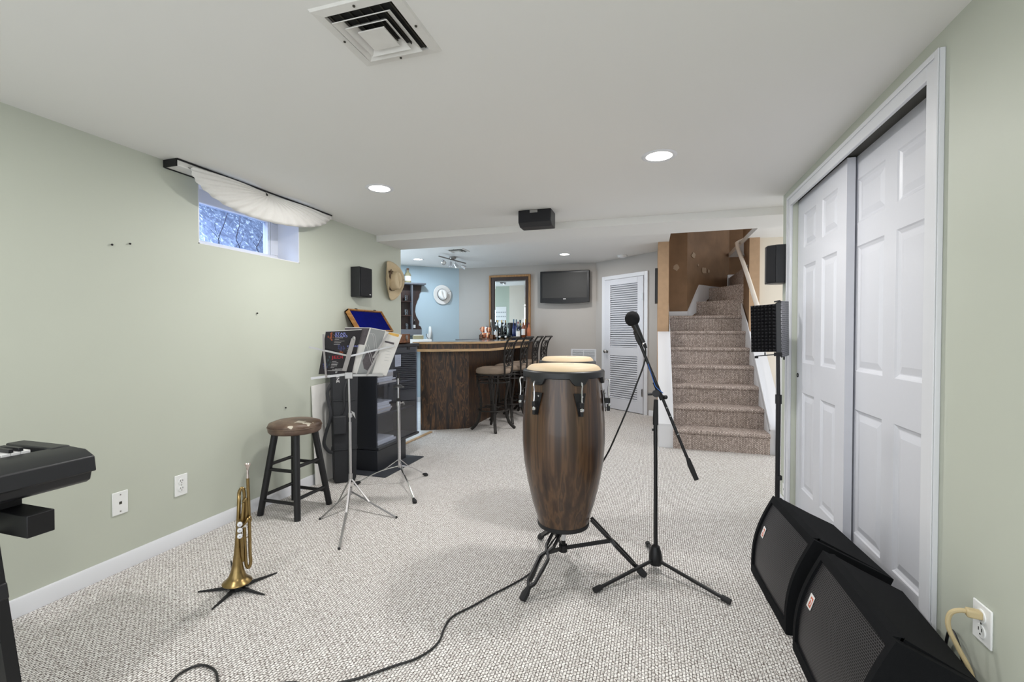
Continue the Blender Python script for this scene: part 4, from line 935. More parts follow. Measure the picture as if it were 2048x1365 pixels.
# ---- congas
def conga(name, label, c, zb, zt, R, tiltv=(0, 0), lugs=6, phase=0, rs=1.0):
    t = thing(name, label, 'conga drum', (c[0], c[1], zb)); c3 = Vector((c[0], c[1], 0)); hgt = zt-zb
    k = lambda z: zb+(z-.235)/(1.0-.235)*hgt
    pr = [(.0001, .262), (.118, .262), (.118, .235), (.127, .235), (.1275, .25), (.133, .28), (.158, .36), (.181, .461), (.199, .56), (.2065, .663), (.2055, .76), (.199, .86), (.189, .965), (.187, 1.0), (.175, 1.0), (.17, .95)]
    pr = [(r*rs, k(z)) for r, z in pr]
    # refine profile
    m = MB(); m.lathe(pr, c3, 64); m.build('shell', 'conga', t, smooth=45)
    m = MB(); m.lathe([(.128*rs, k(.233)), (.1295*rs, k(.236)), (.1312*rs, k(.252)), (.128*rs, k(.254))], c3, 48); m.build('bottom_band', 'rubber', t)
    m = MB(); zr = zt
    rim = [(.190*rs, zr-.016), (.203*rs, zr-.012), (.204*rs, zr+.012), (.200*rs, zr+.018), (.186*rs, zr+.020), (.182*rs, zr+.012), (.186*rs, zr-.01)]
    n = 96; ang = [math.atan2(-c[1], -c[0])+phase+i*2*PI/lugs for i in range(lugs)]
    def drop(a): return max(0, 1-(min(abs((a-g+PI) % (2*PI)-PI) for g in ang)/.22)**4)
    vs = []
    for i, (r, z) in enumerate(rim):
        for j in range(n):
            a = 2*PI*j/n; zz = z-(.032*drop(a) if i in (0, 1) else 0); rr = r+(.0 if i else -.002)
            vs.append((c[0]+rr*math.cos(a), c[1]+rr*math.sin(a), zz))
    M = len(rim); m.add(vs, [[i*n+j, i*n+(j+1) % n, ((i+1) % M)*n+(j+1) % n, ((i+1) % M)*n+j] for i in range(M) for j in range(n)]); m.build('rim', 'black', t, smooth=50)
    m = MB(); m.lathe([(.192*rs, zr+.008), (.185*rs, zr+.022), (.176*rs, zr+.034), (.164*rs, zr+.041), (.08*rs, zr+.043), (.0001, zr+.043)], c3, 64); sk = m.build('drumhead', 'skin', t, smooth=50)
    q = c3+Vector((0.02, .03, zr+.0435)); m = MB(); m.obox(q, RT, FW.cross(RT).cross(RT), (0, 0, 1), .055, .012, .0008); m.build('stamp', 'printgrey', sk)
    for a in ang:
        u = Vector((math.cos(a), math.sin(a), 0)); w = Vector((-u.y, u.x, 0))
        zp = k(.90); rp = .197*rs
        P = lambda r, z, o=0: c3+u*r+w*o+Vector((0, 0, z))
        m = MB(); m.prism([P(rp+.0005, zp+.02, -.030), P(rp+.0005, zp+.02, .030), P(rp+.010, zp-.085, .009), P(rp+.010, zp-.085, -.009)], u*.004); m.build('side_plate', 'blackmat', t)
        m = MB(); m.tube(smoothpath([P(.204*rs, zr-.028), P(.220*rs, zr-.028), P(.226*rs, zr-.042), P(.222*rs, zr-.07), P(.222*rs, zr-.10), P(.225*rs, zp-.03), P(.224*rs, zp-.075)], 5), .0038, 8); m.build('tuning_rod', 'chrome', t)
        m = MB(); m.obox(P(.217*rs, zp-.032), u, w, (0, 0, 1), .028, .020, .026); m.obox(P(.222*rs, zp-.072), u, w, (0, 0, 1), .016, .014, .022); m.build('lug_block', 'rubber', t, bevel=.003)
        m = MB(); m.lathe([(.009, 0), (.010, .003), (.010, .009), (.009, .012), (.0001, .012)], P(.224*rs, zp-.06), 8); m.sphere(P(rp+.007, zp+.004, .010), .0055, 8, 6); m.build('lug_nut', 'chrome', t)
    return t
conga('conga_drum', 'large dark walnut conga drum in front, on a black tripod', (-.422, 2.27), .235, 1.0, .204, phase=math.radians(-38))
conga('conga_drum', 'second conga drum standing mostly hidden behind the front conga', (-.497, 2.80), .25, 1.012, .19, phase=math.radians(10), rs=.86)
def flatleg(mb, p0, p1, side, gap, w=.020, t=.0075):
    p0, p1 = Vector(p0), Vector(p1); s_ = Vector(side)
    mid1 = p0+(p1-p0)*.38
    for sg in (-1, 1):
        pts = [p0+s_*sg*gap*.6, p0+(p1-p0)*.30+s_*sg*gap*.6, mid1+s_*sg*.004, p0+(p1-p0)*.47+s_*sg*gap*.7, p0+(p1-p0)*.80+s_*sg*gap*.55, p0+(p1-p0)*.86+s_*sg*.004, p1+s_*sg*.004]
        for a, b in zip(pts, pts[1:]): mb.bar(a, b, w*.5, t*2.0, tuple(s_))
cst = thing('conga_stand', 'black flat-steel tripod stand under the front conga', 'drum stand', (-.422, 2.27, 0))
cc = Vector((-.422, 2.27, 0)); tb = cc+Vector((0, 0, .125))
m = MB(); m.cyl(cc+Vector((0, 0, .10)), cc+Vector((0, 0, .20)), .011, n=14); m.build('center_tube', 'blackmat', cst)
m = MB(); m.cyl(cc+Vector((0, 0, .150)), cc+Vector((0, 0, .225)), .0122, n=14); m.build('tube_label', 'printwhite', cst)
m = MB(); m.cyl(cc+Vector((0, 0, .092)), cc+Vector((0, 0, .125)), .022, n=16); m.build('hub', 'blackmat', cst)
feet = [onZ(1047, 1196, .015), onZ(1286, 1148, .015), onZ(1081, 1074, .015)]
for i, e in enumerate(feet):
    d = e-cc; d.z = 0; dn = d.normalized(); s_ = Vector((-dn.y, dn.x, 0))
    p0 = cc+dn*.140+Vector((0, 0, .268)) if i == 1 else cc+dn*.03+Vector((0, 0, .228))
    m = MB(); flatleg(m, p0, e, s_, .034 if i == 0 else .024); lg = m.build('leg', 'blackmat', cst)
    m = MB(); mp_ = p0+(e-p0)*.40; m.bar(cc+Vector((0, 0, .108)), mp_, .004, .02, tuple(s_)); m.cyl(mp_-s_*.012, mp_+s_*.012, .006, n=10); m.build('brace', 'blackmat', lg)
    m = MB(); dd = (e-p0).normalized(); m.tube([e-dd*.055, e-dd*.02, e+dd*.012], [.010, .018, .016], 10); m.build('foot', 'rubber', lg)
for i in range(3):
    a = math.radians(40+120*i); u = Vector((math.cos(a), math.sin(a), 0)); 
    m = MB(); m.tube([cc+Vector((0, 0, .20)), cc+u*.09+Vector((0, 0, .232)), cc+u*.120+Vector((0, 0, .2345))], .006, 8); m.build('support_arm', 'blackmat', cst)
c2 = Vector((-.497, 2.80, 0))
cs2 = thing('conga_stand', 'black tripod stand under the rear conga, hidden behind the front one', 'drum stand', tuple(c2))
m = MB(); m.cyl(c2+Vector((0, 0, .06)), c2+Vector((0, 0, .22)), .012, n=14); m.lathe([(.1, .238), (.11, .243), (.11, .2485), (.1, .2485)], c2, 32); m.build('center_tube', 'blackmat', cs2)
for i in range(3):
    a = math.radians(80+120*i); u = Vector((math.cos(a), math.sin(a), 0)); s_ = Vector((-u.y, u.x, 0))
    m = MB(); m.bar(c2+u*.03+Vector((0, 0, .2)), c2+u*.11+Vector((0, 0, .0)), .02, .008, tuple(s_)); m.bar(c2+Vector((0, 0, .2)), c2+u*.105+Vector((0, 0, .241)), .02, .008, tuple(s_)); m.build('leg', 'blackmat', cs2)

# ---- mic stand
MC = Vector((.0265, 2.391, 0)); Cp = facing(MC.x, MC.y); cn = Vector((MC.x, MC.y, 0)).normalized()
mk = thing('microphone_stand', 'black tripod boom microphone stand beside the front conga', 'microphone stand', tuple(MC))
m = MB(); m.cyl(Cp(1311.5, 1115), Cp(1311, 850), .0095, n=16); m.build('pole', 'blackmat', mk)
m = MB(); m.tube([Cp(1311, 850), Cp(1311, 838), Cp(1312, 800)], [.0135, .0135, .010], 14); m.cyl(Cp(1304, 860), Cp(1308, 860), .006, n=8); m.build('grip', 'rubber', mk)
m = MB(); m.lathe([(.030, .035), (.033, .045), (.033, .075), (.028, .10), (.020, .125), (.012, .132)], MC, 24); m.build('base_hub', 'blackmat', mk)
for x, y in ((1190, 1181), (1459, 1204), (1294, 1088)):
    e = onZ(x, y, .013); d = (e-(MC+Vector((0, 0, .055)))); 
    if y == 1088:
        e = Vector((-.012, 2.66, .013))
    st0 = MC+Vector((0, 0, .06)); d = (e-st0).normalized()
    m = MB(); m.cyl(st0+d*.02, e, .0085, n=12); lg = m.build('leg', 'blackmat', mk)
    m = MB(); m.tube([e-d*.035, e+d*.004], [.0125, .0135], 12); m.build('foot', 'rubber', lg)
bt0 = Cp(1272, 665); bt1 = Cp(1391, 958)
m = MB(); m.cyl(Cp(1280, 688), Cp(1380, 930), .0075, n=12); bm_ = m.build('boom', 'blackmat', mk)
m = MB(); m.tube([Cp(1376, 918), Cp(1380, 930), Cp(1393, 960)], [.010, .013, .012], 12); m.build('counterweight', 'rubber', bm_)
m = MB(); m.cyl(Cp(1309, 765), Cp(1324, 800), .0105, n=12); m.build('boom_sleeve', 'rubber', bm_)
m = MB()
for px, py in ((1333, 815), (1340, 832), (1355, 868)): m.cyl(Cp(px, py), Cp(px+.7, py+1.6), .0079, n=12)
m.build('boom_mark', 'printgrey', bm_)
m = MB(); m.cyl(Cp(1312, 787)-cn*.02, Cp(1312, 787)+cn*.02, .018, n=16); m.cyl(Cp(1295, 789), Cp(1310, 788), .007, n=10); m.cyl(Cp(1318, 790), Cp(1329, 794), .006, n=8); m.sphere(Cp(1331, 795), .011, 12, 8); m.build('swivel_clamp', 'blackmat', mk)
m = MB(); m.tube(smoothpath([Cp(1296, 728, )-cn*.011, Cp(1308, 765)-cn*.012, Cp(1313, 775)-cn*.018, Cp(1326, 786)-cn*.016], 5), .002, 6); m.build('cable_tie', 'cord', mk)
m = MB(); q = Cp(1278, 680); m.tube([Cp(1281, 690), Cp(1276, 678), Cp(1272, 665)], [.010, .013, .012], 12); m.tube(smoothpath([Cp(1272, 672), Cp(1269, 664), Cp(1275, 655)], 4), .006, 8); m.build('microphone_clip', 'rubber', mk)
mc = thing('microphone', 'black handheld microphone with foam windscreen on the boom stand', 'microphone', tuple(Cp(1278, 665)))
md_ = (Cp(1290, 690)-Cp(1264, 640)).normalized()
m = MB(); m.tube([Cp(1268, 648), Cp(1276, 664), Cp(1285, 682), Cp(1287, 686)], [.018, .015, .011, .0105], 18); m.build('body', 'blackmat', mc)
m = MB(); m.sphere(Cp(1264.5, 638), .037, 24, 16, (1, 1, 1.05)); m.build('foam_windscreen', 'micfoam', mc)
m = MB(); m.tube([Cp(1283, 679), Cp(1288, 689)], [.0092, .0095], 14); m.build('connector', 'chrome', mc)
m = MB(); m.tube([Cp(1288, 688), Cp(1292, 697)], [.010, .007], 12); m.build('cable_boot', 'rubber', mc)
pts = [Cp(1290.5, 694), Cp(1291, 712), Cp(1286, 735), Cp(1272, 772), Cp(1256, 815), Cp(1236, 862), Cp(1219, 900), Cp(1205, 926)]
e_ = pts[-1]
pts += [e_+Vector((-.06, .06, -.14)), Vector((-.31, 2.50, .36)), Vector((-.38, 2.42, .222)), Vector((-.44, 2.25, .19)), Vector((-.495, 2.11, .125)), Vector((-.53, 2.06, .04)), Vector((-.555, 2.11, .006))]
fl = [(1068, 1143), (1045, 1158), (1020, 1172), (985, 1190), (945, 1213), (905, 1234), (888, 1258), (880, 1280), (862, 1300), (830, 1319), (790, 1332), (745, 1348), (700, 1362), (640, 1372), (580, 1366), (520, 1376), (455, 1395), (437, 1370), (432, 1345), (415, 1333), (395, 1332), (368, 1343), (345, 1362), (325, 1400)]
pts += [onZ(x, y, .006) for x, y in fl]
m = MB(); m.tube(smoothpath(pts, 5), .0042, 8)
tag(m.build('microphone_cable', 'cable'), 'long black cable from the microphone winding across the carpet', 'cable')
# ---- vocal shield on a stand
SH = Vector((.745, 3.13, 0)); Sp = facing(SH.x, SH.y); sn = Vector((SH.x, SH.y, 0)).normalized()
vs_ = thing('vocal_shield', 'black foam acoustic shield on a slim stand before the closet', 'acoustic shield', tuple(SH))
m = MB(); m.cyl((SH.x, SH.y, .02), Sp(1557, 800), .0135, n=14); m.cyl(Sp(1557, 803), Sp(1556, 712), .0105, n=14); m.build('pole', 'blackmat', vs_)
m = MB(); m.cyl(Sp(1557, 808), Sp(1557, 790), .018, n=14); m.cyl(Sp(1558, 960), Sp(1558, 952), .017, n=12); m.build('clutch', 'rubber', vs_)
m = MB(); m.lathe([(.05, 0), (.05, .02), (.03, .03), (.014, .036)], SH, 32); m.build('round_base', 'blackmat', vs_)
fa, fb, fc_, fd = Sp(1502, 705), Sp(1553, 704), Sp(1552, 608), Sp(1500.5, 612)
fa = fa+sn*.03; fd = fd+sn*.03
m = MB(); nu, nv = 7, 14
def fp(u, v): return (fa*(1-u)+fb*u)*(1-v)+(fd*(1-u)+fc_*u)*v
fnrm = (fb-fa).cross(fd-fa).normalized()
if fnrm.dot(-sn) < 0: fnrm = -fnrm
for i in range(nu):
    for j in range(nv):
        q = [fp(i/nu, j/nv), fp((i+1)/nu, j/nv), fp((i+1)/nu, (j+1)/nv), fp(i/nu, (j+1)/nv)]; ap = fp((i+.5)/nu, (j+.5)/nv)+fnrm*.028
        m.add(q+[ap], [[0, 1, 4], [1, 2, 4], [2, 3, 4], [3, 0, 4]])
m.prism([fa, fb, fc_, fd], -fnrm*.02); m.build('foam_panel', 'foam', vs_, smooth=0)
m = MB(); m.prism([Sp(1552, 706), Sp(1563, 716), Sp(1562, 602), Sp(1551, 606)], sn*.02); m.build('frame', 'black', vs_, bevel=.002)
r0, r1, r2, r3 = Sp(1563, 716), Sp(1577.5, 711), Sp(1577, 603), Sp(1562, 602)
r1 = onP(1577.5, 711, SH+sn*.12, sn); r2 = onP(1577, 603, SH+sn*.12, sn)
m = MB(); w_ = .11; m.quad(r0, r1, r2, r3, [(0, 0), (w_, 0), (w_, .32), (0, .32)]); m.build('perforated_back', 'perfwhite', vs_, solid=.003)
m = MB(); m.bar(Sp(1511, 713), Sp(1556, 709), .006, .006); m.obox(Sp(1513, 715), RT, sn, (0, 0, 1), .022, .02, .014); m.cyl(Sp(1530, 705), Sp(1530, 711), .004, n=8); m.cyl(Sp(1568, 714), Sp(1568, 720), .005, n=8); m.obox(Sp(1556, 709), RT, sn, (0, 0, 1), .05, .03, .022); m.build('mounting_bracket', 'blackmat', vs_)
m = MB(); m.bar(Sp(1548, 604), Sp(1561, 602), .02, .008); m.build('top_clip', 'blackmat', vs_)

# ---- floor monitors
def monitor(label, y0, y1, xs0, xs1, b0=0, b1=0):
    t = thing('floor_monitor', label, 'speaker', (.68, (y0+y1)/2, 0))
    n = 12; zb = .03 if b1 else 0
    def front(z, s):   # bulged front edge
        k = z/.392; return .49+.095*k-.032*math.sin(PI*min(1, k))+(xs0+(xs1-xs0)*s)
    zs = [.0]+[.03+(.392-.03)*i/n for i in range(n+1)]
    def side(s, ext=0): return [(front(z, s), z) for z in zs]+[(.845+(xs0+(xs1-xs0)*s)+b0+(b1-b0)*s, .278+zb*s), (.856+(xs0+(xs1-xs0)*s)*.3+b0+(b1-b0)*s, .255+zb*s), (.856+(xs0+(xs1-xs0)*s)*.3+b0+(b1-b0)*s, .0)]
    Y = lambda s: y0+(y1-y0)*s
    def slab(s0, s1, fn0=None, inset=0):
        A = side(s0); Bq = side(s1); 
        P = [Vector((x+(inset if i <= n+1 else 0), Y(s0), z)) for i, (x, z) in enumerate(A)]; Q = [Vector((x+(inset if i <= n+1 else 0), Y(s1), z)) for i, (x, z) in enumerate(Bq)]
        k = len(P); return P+Q, [list(range(k))[::-1], list(range(k, 2*k))]+[[i, (i+1) % k, k+(i+1) % k, k+i] for i in range(k)]
    m = MB(); m.add(*slab(0, .045)); m.add(*slab(.955, 1)); m.add(*slab(.045, .955, inset=.022))
    # lips above and below the grille
    for z0, z1 in ((.0, .045), (.365, .392)):
        v = []
        for s in (.045, .955):
            for z, dx in ((z0, 0), (z1, 0), (z1, .03), (z0, .03)): v.append(Vector((front(z, s)+dx, Y(s), z)))
        m.add(v, [[3, 2, 1, 0], [4, 5, 6, 7], [0, 1, 5, 4], [1, 2, 6, 5], [2, 3, 7, 6], [3, 0, 4, 7]])
    m.build('cabinet', 'ozite', t, smooth=35)
    m = MB(); L_ = abs(y1-y0)
    m.grid(lambda u, v: Vector((front(.045+.32*v, .045+.91*u)+.010-.004*math.sin(PI*u), Y(.045+.91*u), .045+.32*v)), 10, 14, lambda u, v: (u*L_*.91, v*.335)); m.build('grille', 'perf', t, smooth=60)
    # badge near the far upper corner of the grille
    s0 = .16; zc = .235; q = Vector((front(zc, s0)+.006, Y(s0), zc)); tz = (Vector((front(zc+.02, s0), 0, zc+.02))-Vector((front(zc-.02, s0), 0, zc-.02))).normalized(); ty = Vector((0, 1, 0)); nn = Vector((-tz.z, 0, tz.x))
    m = MB(); m.obox(q, ty, tz, nn, .036, .05, .003); bd_ = m.build('badge', 'label', t, bevel=.001)
    m = MB(); m.obox(q+nn*.0012-ty*.005, ty, tz, nn, .02, .036, .002); m.build('badge_field', 'redlabel', bd_)
    m = MB(); m.tube([q+nn*.0025-ty*.004+ty*.007*math.cos(2*PI*k/16)+tz*.011*math.sin(2*PI*k/16) for k in range(13)], .0014, 6); m.build('badge_emblem', 'label', bd_)
    return t
monitor('black wedge floor monitor with grille, farther one beside the closet doors', 2.53, 2.03, -.002, .028)
monitor('black wedge floor monitor with grille, nearest one by the right outlet', 1.945, 1.42, .03, .033, -.012, -.075)

# ---- bar
br = thing('bar_counter', 'angled home bar with dark burl panels and oak edging', 'bar', (-2.4, 6, 0))
P_ = [(-2.72, 5.03), (-2.6, 5.07), (-2.194, 5.318), (-2.2, 7.15), (-2.72, 7.15)]
m = MB(); m.plan(P_, 0, .977); m.build('panel', 'barwood', br)
C_ = [(-2.75, 4.89), (-2.53, 4.95), (-1.91, 5.335), (-1.91, 7.2), (-2.75, 7.2)]
def inset(poly, d):
    n = len(poly); out = []
    for i in range(n):
        p = Vector(poly[i]); a = (Vector(poly[i])-Vector(poly[i-1])).normalized(); b = (Vector(poly[(i+1) % n])-p).normalized()
        na = Vector((-a.y, a.x)); nb = Vector((-b.y, b.x)); k = (na+nb); k = k/(1+na.dot(nb)); out.append(tuple(p+k*d))
    return out
m = MB(); m.plan(C_, 1.069, 1.094); m.build('top_edge', 'oak', br, bevel=.004)
m = MB(); m.plan(inset(C_, .02), 1.006, 1.069); m.build('fascia', 'barwood', br)
m = MB(); m.plan(inset(C_, .004), .977, 1.007); m.build('lower_edge', 'oak', br, bevel=.003)
m = MB(); m.plan(inset(C_, .05), 1.090, 1.0955); m.build('counter_top', 'bartop', br)
bb = thing('back_counter', 'dark back counter with bottles standing below the mirror', 'counter', (-2.5, 7.4, 0))
m = MB(); m.box((-3.2, 7.22, 0), (-1.95, 7.615, 1.06)); m.build('cabinet', 'barwood', bb)
m = MB(); m.box((-3.22, 7.20, 1.06), (-1.93, 7.615, 1.095)); m.build('counter_top', 'bartop', bb)
# bottles
bz0 = 1.0955; by = 7.40
def atb(px, z=bz0, y=by): p = onY(px, 679, y); return Vector((p.x, p.y, z))
S_ = 7.71/910
def bt2(px, y0, rpx, mat, cap, label, lab=None, dy=0, neck=.32, zz=bz0, sh_=.6, cf=.12):
    h = CH-(y0-667)/910*7.71-zz; c = atb(px, zz, by+dy); bottle('liquor_bottle', label, c, rpx*S_, h, mat, neck, lab=lab, cap=cap, sh_=sh_, capfrac=cf)
bt2(982, 639, 3.3, 'clearglass', 'label', 'clear bottle with a tall white cap behind the copper mugs', dy=.06)
bt2(991, 644, 4.2, 'clearglass', 'rubber', 'clear bottle with a black cap left of the dark wine bottles', 'label')
bt2(995.5, 640, 3.4, 'darkglass', 'gold', 'dark bottle with gold neck foil, left of the pair', dy=.10)
bt2(1003.5, 640, 3.4, 'darkglass', 'gold', 'dark bottle with gold neck foil, right of the pair', dy=.10)
bt2(1027.5, 639, 3.2, 'blueglass', 'greenfoil', 'cobalt blue bottle, left of two beside the black canister', dy=.0)
bt2(1032.5, 639, 3.2, 'blueglass', 'greenfoil', 'cobalt blue bottle, right of two behind the white labelled bottle', dy=.09)
bt2(1036, 644, 4.0, 'clearglass', 'red', 'clear bottle with a big white label and dark red cap', 'label', dy=-.12)
bt2(1041.5, 647, 3.0, 'darkglass', 'gold', 'small dark bottle with gold cap behind the white label', dy=.06)
m = MB(); q = atb(1050, bz0, 7.38); m.box((q.x-.115, q.y-.07, bz0+.0005), (q.x+.115, q.y+.09, bz0+.03)); tag(m.build('black_tray', 'black', bevel=.004), 'low black tray under the amber bottles at the right end', 'tray')
bt2(1046.5, 638, 3.8, 'whisky', 'label', 'amber whisky bottle with a tall white cap on the black tray', 'label', zz=bz0+.031, cf=.2)
bt2(1050.8, 639, 3.0, 'whisky', 'gold', 'slim amber bottle with gold cap on the black tray', dy=.05, zz=bz0+.031, cf=.18)
bt2(1057.5, 646, 3.8, 'orange', 'red', 'orange bottle at the right end of the black tray', dy=.0, zz=bz0+.031)
c = atb(1011, bz0, 7.52); m = MB(); m.tube([c+Vector((.055*math.cos(2*PI*k/28), 0, .155+.085*math.sin(2*PI*k/28))) for k in range(28)], .013, 10, closed=True); m.lathe([(.038, 0), (.04, .03), (.02, .075), (.0001, .08)], c, 20)
dc = thing('ring_decanter', 'ring-shaped glass decanter with a black stopper', 'decanter', tuple(c)); m.build('glass_ring', 'clearglass', dc)
m = MB(); m.cyl(c+Vector((0, 0, .245)), c+Vector((0, 0, .285)), .014, n=12); m.build('stopper', 'rubber', dc)
c = atb(1021, bz0, 7.50); m = MB(); m.lathe([(.0001, 0), (.036, 0), (.038, .004), (.038, .255), (.04, .257), (.04, .285), (.0001, .285)], c, 24); tag(m.build('black_canister', 'black'), 'tall black gift canister between decanter and blue bottles', 'canister')
for i, px in enumerate((1002.5, 1014.5)):
    c = atb(px, bz0+.045, 7.27); t = thing('wine_bottle', ('dark wine bottle lying with its pale cap toward the bar, left of two', 'dark wine bottle lying with its pale cap toward the bar, right of two')[i], 'bottle', tuple(c), 'bottles behind the bar')
    m = MB(); m.lathe([(.0001, 0), (.037, 0), (.037, .15), (.014, .2), (.014, .26)], c+Vector((0, .165, .0)), 18, (0, -1, 0)); m.build('bottle_body', 'darkglass', t)
    m = MB(); m.lathe([(.0155, .235), (.0155, .268), (.0001, .27)], c+Vector((0, .17, 0)), 14, (0, -1, 0)); m.build('cap', 'label', t)
    m = MB(); m.box((c.x-.04, c.y+.02, bz0+.0005), (c.x+.04, c.y+.12, bz0+.007)); tag(m.build('wine_rest', 'oak'), ('wooden rest under the left lying wine bottle', 'wooden rest under the right lying wine bottle')[i], 'wine rack')
c = atb(975, bz0, 7.33); cr = thing('wooden_crate', 'small wooden crate with copper barware left of the bottles', 'crate', tuple(c))
m = MB(); m.box((c.x-.13, c.y-.06, bz0+.0005), (c.x+.13, c.y+.06, bz0+.012)); m.box((c.x-.13, c.y-.06, bz0), (c.x-.07, c.y-.05, bz0+.08)); m.box((c.x+.06, c.y-.06, bz0), (c.x+.13, c.y-.05, bz0+.08)); m.box((c.x-.13, c.y-.06, bz0), (c.x-.12, c.y+.06, bz0+.08)); m.box((c.x+.12, c.y-.06, bz0), (c.x+.13, c.y+.06, bz0+.08)); m.build('crate_box', 'casewood', cr)
def mug(px, z, r, h, label, dy=0):
    c = atb(px, z, 7.34+dy); t = thing('copper_mug', label, 'mug', tuple(c), 'copper barware')
    m = MB(); m.lathe([(.0001, .002), (r*.8, .002), (r, h*.3), (r*.95, h), (r*.88, h), (r*.9, h*.3), (.0001, .008)], c, 20); m.build('cup', 'copper', t)
    m = MB(); m.tube(smoothpath([c+Vector((-r*.95, -.01, h*.85)), c+Vector((-r*1.6, -.02, h*.6)), c+Vector((-r*.95, -.01, h*.2))], 5), .006, 8); m.build('handle', 'copper', t)
mug(968, bz0+.013, .042, .10, 'copper mug at the left of the wooden crate'); mug(977, bz0+.013, .04, .10, 'copper mug at the right of the wooden crate'); mug(979, bz0+.118, .036, .085, 'copper cup stacked on the right copper mug'); mug(966, bz0+.116, .03, .10, 'slim copper jigger cup stacked on the left copper mug')
c = atb(972.5, bz0+.013, 7.36); m = MB(); m.lathe([(.0001, 0), (.03, 0), (.036, .15), (.034, .2), (.02, .22), (.0001, .22)], c, 18); tag(m.build('cocktail_shaker', 'chrome'), 'chrome cocktail shaker between the copper mugs', 'shaker')

# ---- bar stools (first one is built, the others are copies)
def make_stool(label):
    t = thing('bar_stool', label, 'bar stool', (0, 0, 0), 'bar stools along the bar')
    m = MB(); m.lathe([(.0001, .700), (.20, .700), (.215, .715), (.218, .74), (.205, .765), (.15, .782), (.0001, .788)], (0, 0, 0), 40); m.build('seat_cushion', 'fabric', t, smooth=50)
    m = MB()
    for z, r in ((.692, .214), (.655, .206), (.60, .2)): m.tube([(r*math.cos(2*PI*k/40), r*math.sin(2*PI*k/40), z) for k in range(40)], .009, 8, closed=True)
    for k in range(12):
        a = 2*PI*k/12; m.tube([(.206*math.cos(a), .206*math.sin(a), .655), (.2*math.cos(a+.26), .2*math.sin(a+.26), .60)], .005, 6)
    m.build('swivel_ring', 'iron', t)
    for k in range(4):
        a = math.radians(25+90*k); u = Vector((math.cos(a), math.sin(a), 0)); w = Vector((-u.y, u.x, 0))
        def Q(r, z, o=0): return u*r+w*o+Vector((0, 0, z))
        m = MB()
        for sg in (-1, 1): m.tube(smoothpath([Q(.195, .69, sg*.035), Q(.19, .58, sg*.034), Q(.165, .45, sg*.022), Q(.15, .32, sg*.012), Q(.165, .2, sg*.008)], 5), .014, 8, flat=.6)
        m.tube(smoothpath([Q(.15, .34), Q(.165, .2), Q(.205, .08), Q(.275, .008)], 6), [.021]*18+[.018], 8, flat=.7); m.build('leg', 'iron', t)
    m = MB(); m.tube([(.185*math.cos(2*PI*k/40), .185*math.sin(2*PI*k/40), .25) for k in range(40)], .009, 8, closed=True); m.tube([(.10*math.cos(2*PI*k/30), .10*math.sin(2*PI*k/30), .29) for k in range(30)], .007, 8, closed=True); m.build('foot_ring', 'iron', t)
    m = MB()
    for sg in (-1, 1): m.tube(smoothpath([(.19, sg*.13, .66), (.20, sg*.155, .76), (.20, sg*.175, .92), (.225, sg*.185, 1.06), (.275, sg*.185, 1.145)], 6), .013, 8, flat=.7)
    m.tube([(.283, -.20, 1.148), (.283, .20, 1.148)], .013, 10); m.tube([(.242, -.185, 1.085), (.242, .185, 1.085)], .008, 8); m.tube([(.2, -.155, .80), (.2, .155, .80)], .008, 8); m.build('back_frame', 'iron', t)
    m = MB()
    xb = lambda z: .20+.045*max(0, (z-.92)/.165)**1.3
    def sc(pts): m.tube(smoothpath([(xb(z), y, z) for y, z in pts], 5), .006, 6)
    for sg in (-1, 1):
        sc([(sg*.02, 1.083), (sg*.09, 1.05), (sg*.13, .98), (sg*.10, .93), (sg*.06, .95), (sg*.07, .99), (sg*.095, .985)])
        sc([(sg*.02, .81), (sg*.09, .83), (sg*.13, .89), (sg*.10, .93), (sg*.055, .90), (sg*.07, .87), (sg*.09, .88)])
        sc([(sg*.015, 1.08), (sg*.03, 1.0), (sg*.01, .93), (sg*.03, .86), (sg*.015, .81)])
    m.build('back_scroll', 'iron', t)
    return t
bs = make_stool('iron bar stool with suede seat nearest the viewer, at the bar corner')
bs.location = (-1.88, 5.35, 0)
for (x, y), lb, rz in zip(((-1.85, 5.95), (-1.83, 6.48), (-1.80, 6.93)), ('iron bar stool second from the bar corner, its seat partly hidden', 'iron bar stool third from the bar corner, scroll back against the wall', 'iron bar stool farthest from the bar corner, nearest the back wall'), (0, .03, -.03)):
    dup(bs, (x, y, 0), rz, lb)
# ---- mirror, tv, return vent, louver door
mi = thing('wall_mirror', 'tall wall mirror in a dark frame with oak edge above the bottles', 'mirror', (-2.37, YB, 1.0))
mx0, mx1, mz0, mz1 = -2.742, -1.987, 1.0, 2.215
def yframe(mb, x0, x1, z0, z1, w, y0, y1):
    mb.box((x0, y0, z0), (x0+w, y1, z1)); mb.box((x1-w, y0, z0), (x1, y1, z1)); mb.box((x0+w, y0, z1-w), (x1-w, y1, z1)); mb.box((x0+w, y0, z0), (x1-w, y1, z0+w))
m = MB(); yframe(m, mx0, mx1, mz0, mz1, .035, YB-.05, YB-.001); m.build('outer_frame', 'oakmir', mi, bevel=.004)
m = MB(); yframe(m, mx0+.035, mx1-.035, mz0+.035, mz1-.035, .055, YB-.035, YB-.001); m.build('inner_frame', 'darkframe', mi)
m = MB(); g = (mx0+.09, mx1-.09, mz0+.09, mz1-.09); m.quad((g[0]+.025, YB-.016, g[2]+.025), (g[0]+.025, YB-.016, g[3]-.025), (g[1]-.025, YB-.016, g[3]-.025), (g[1]-.025, YB-.016, g[2]+.025))
o_, i_ = [(g[0], g[2]), (g[1], g[2]), (g[1], g[3]), (g[0], g[3])], [(g[0]+.025, g[2]+.025), (g[1]-.025, g[2]+.025), (g[1]-.025, g[3]-.025), (g[0]+.025, g[3]-.025)]
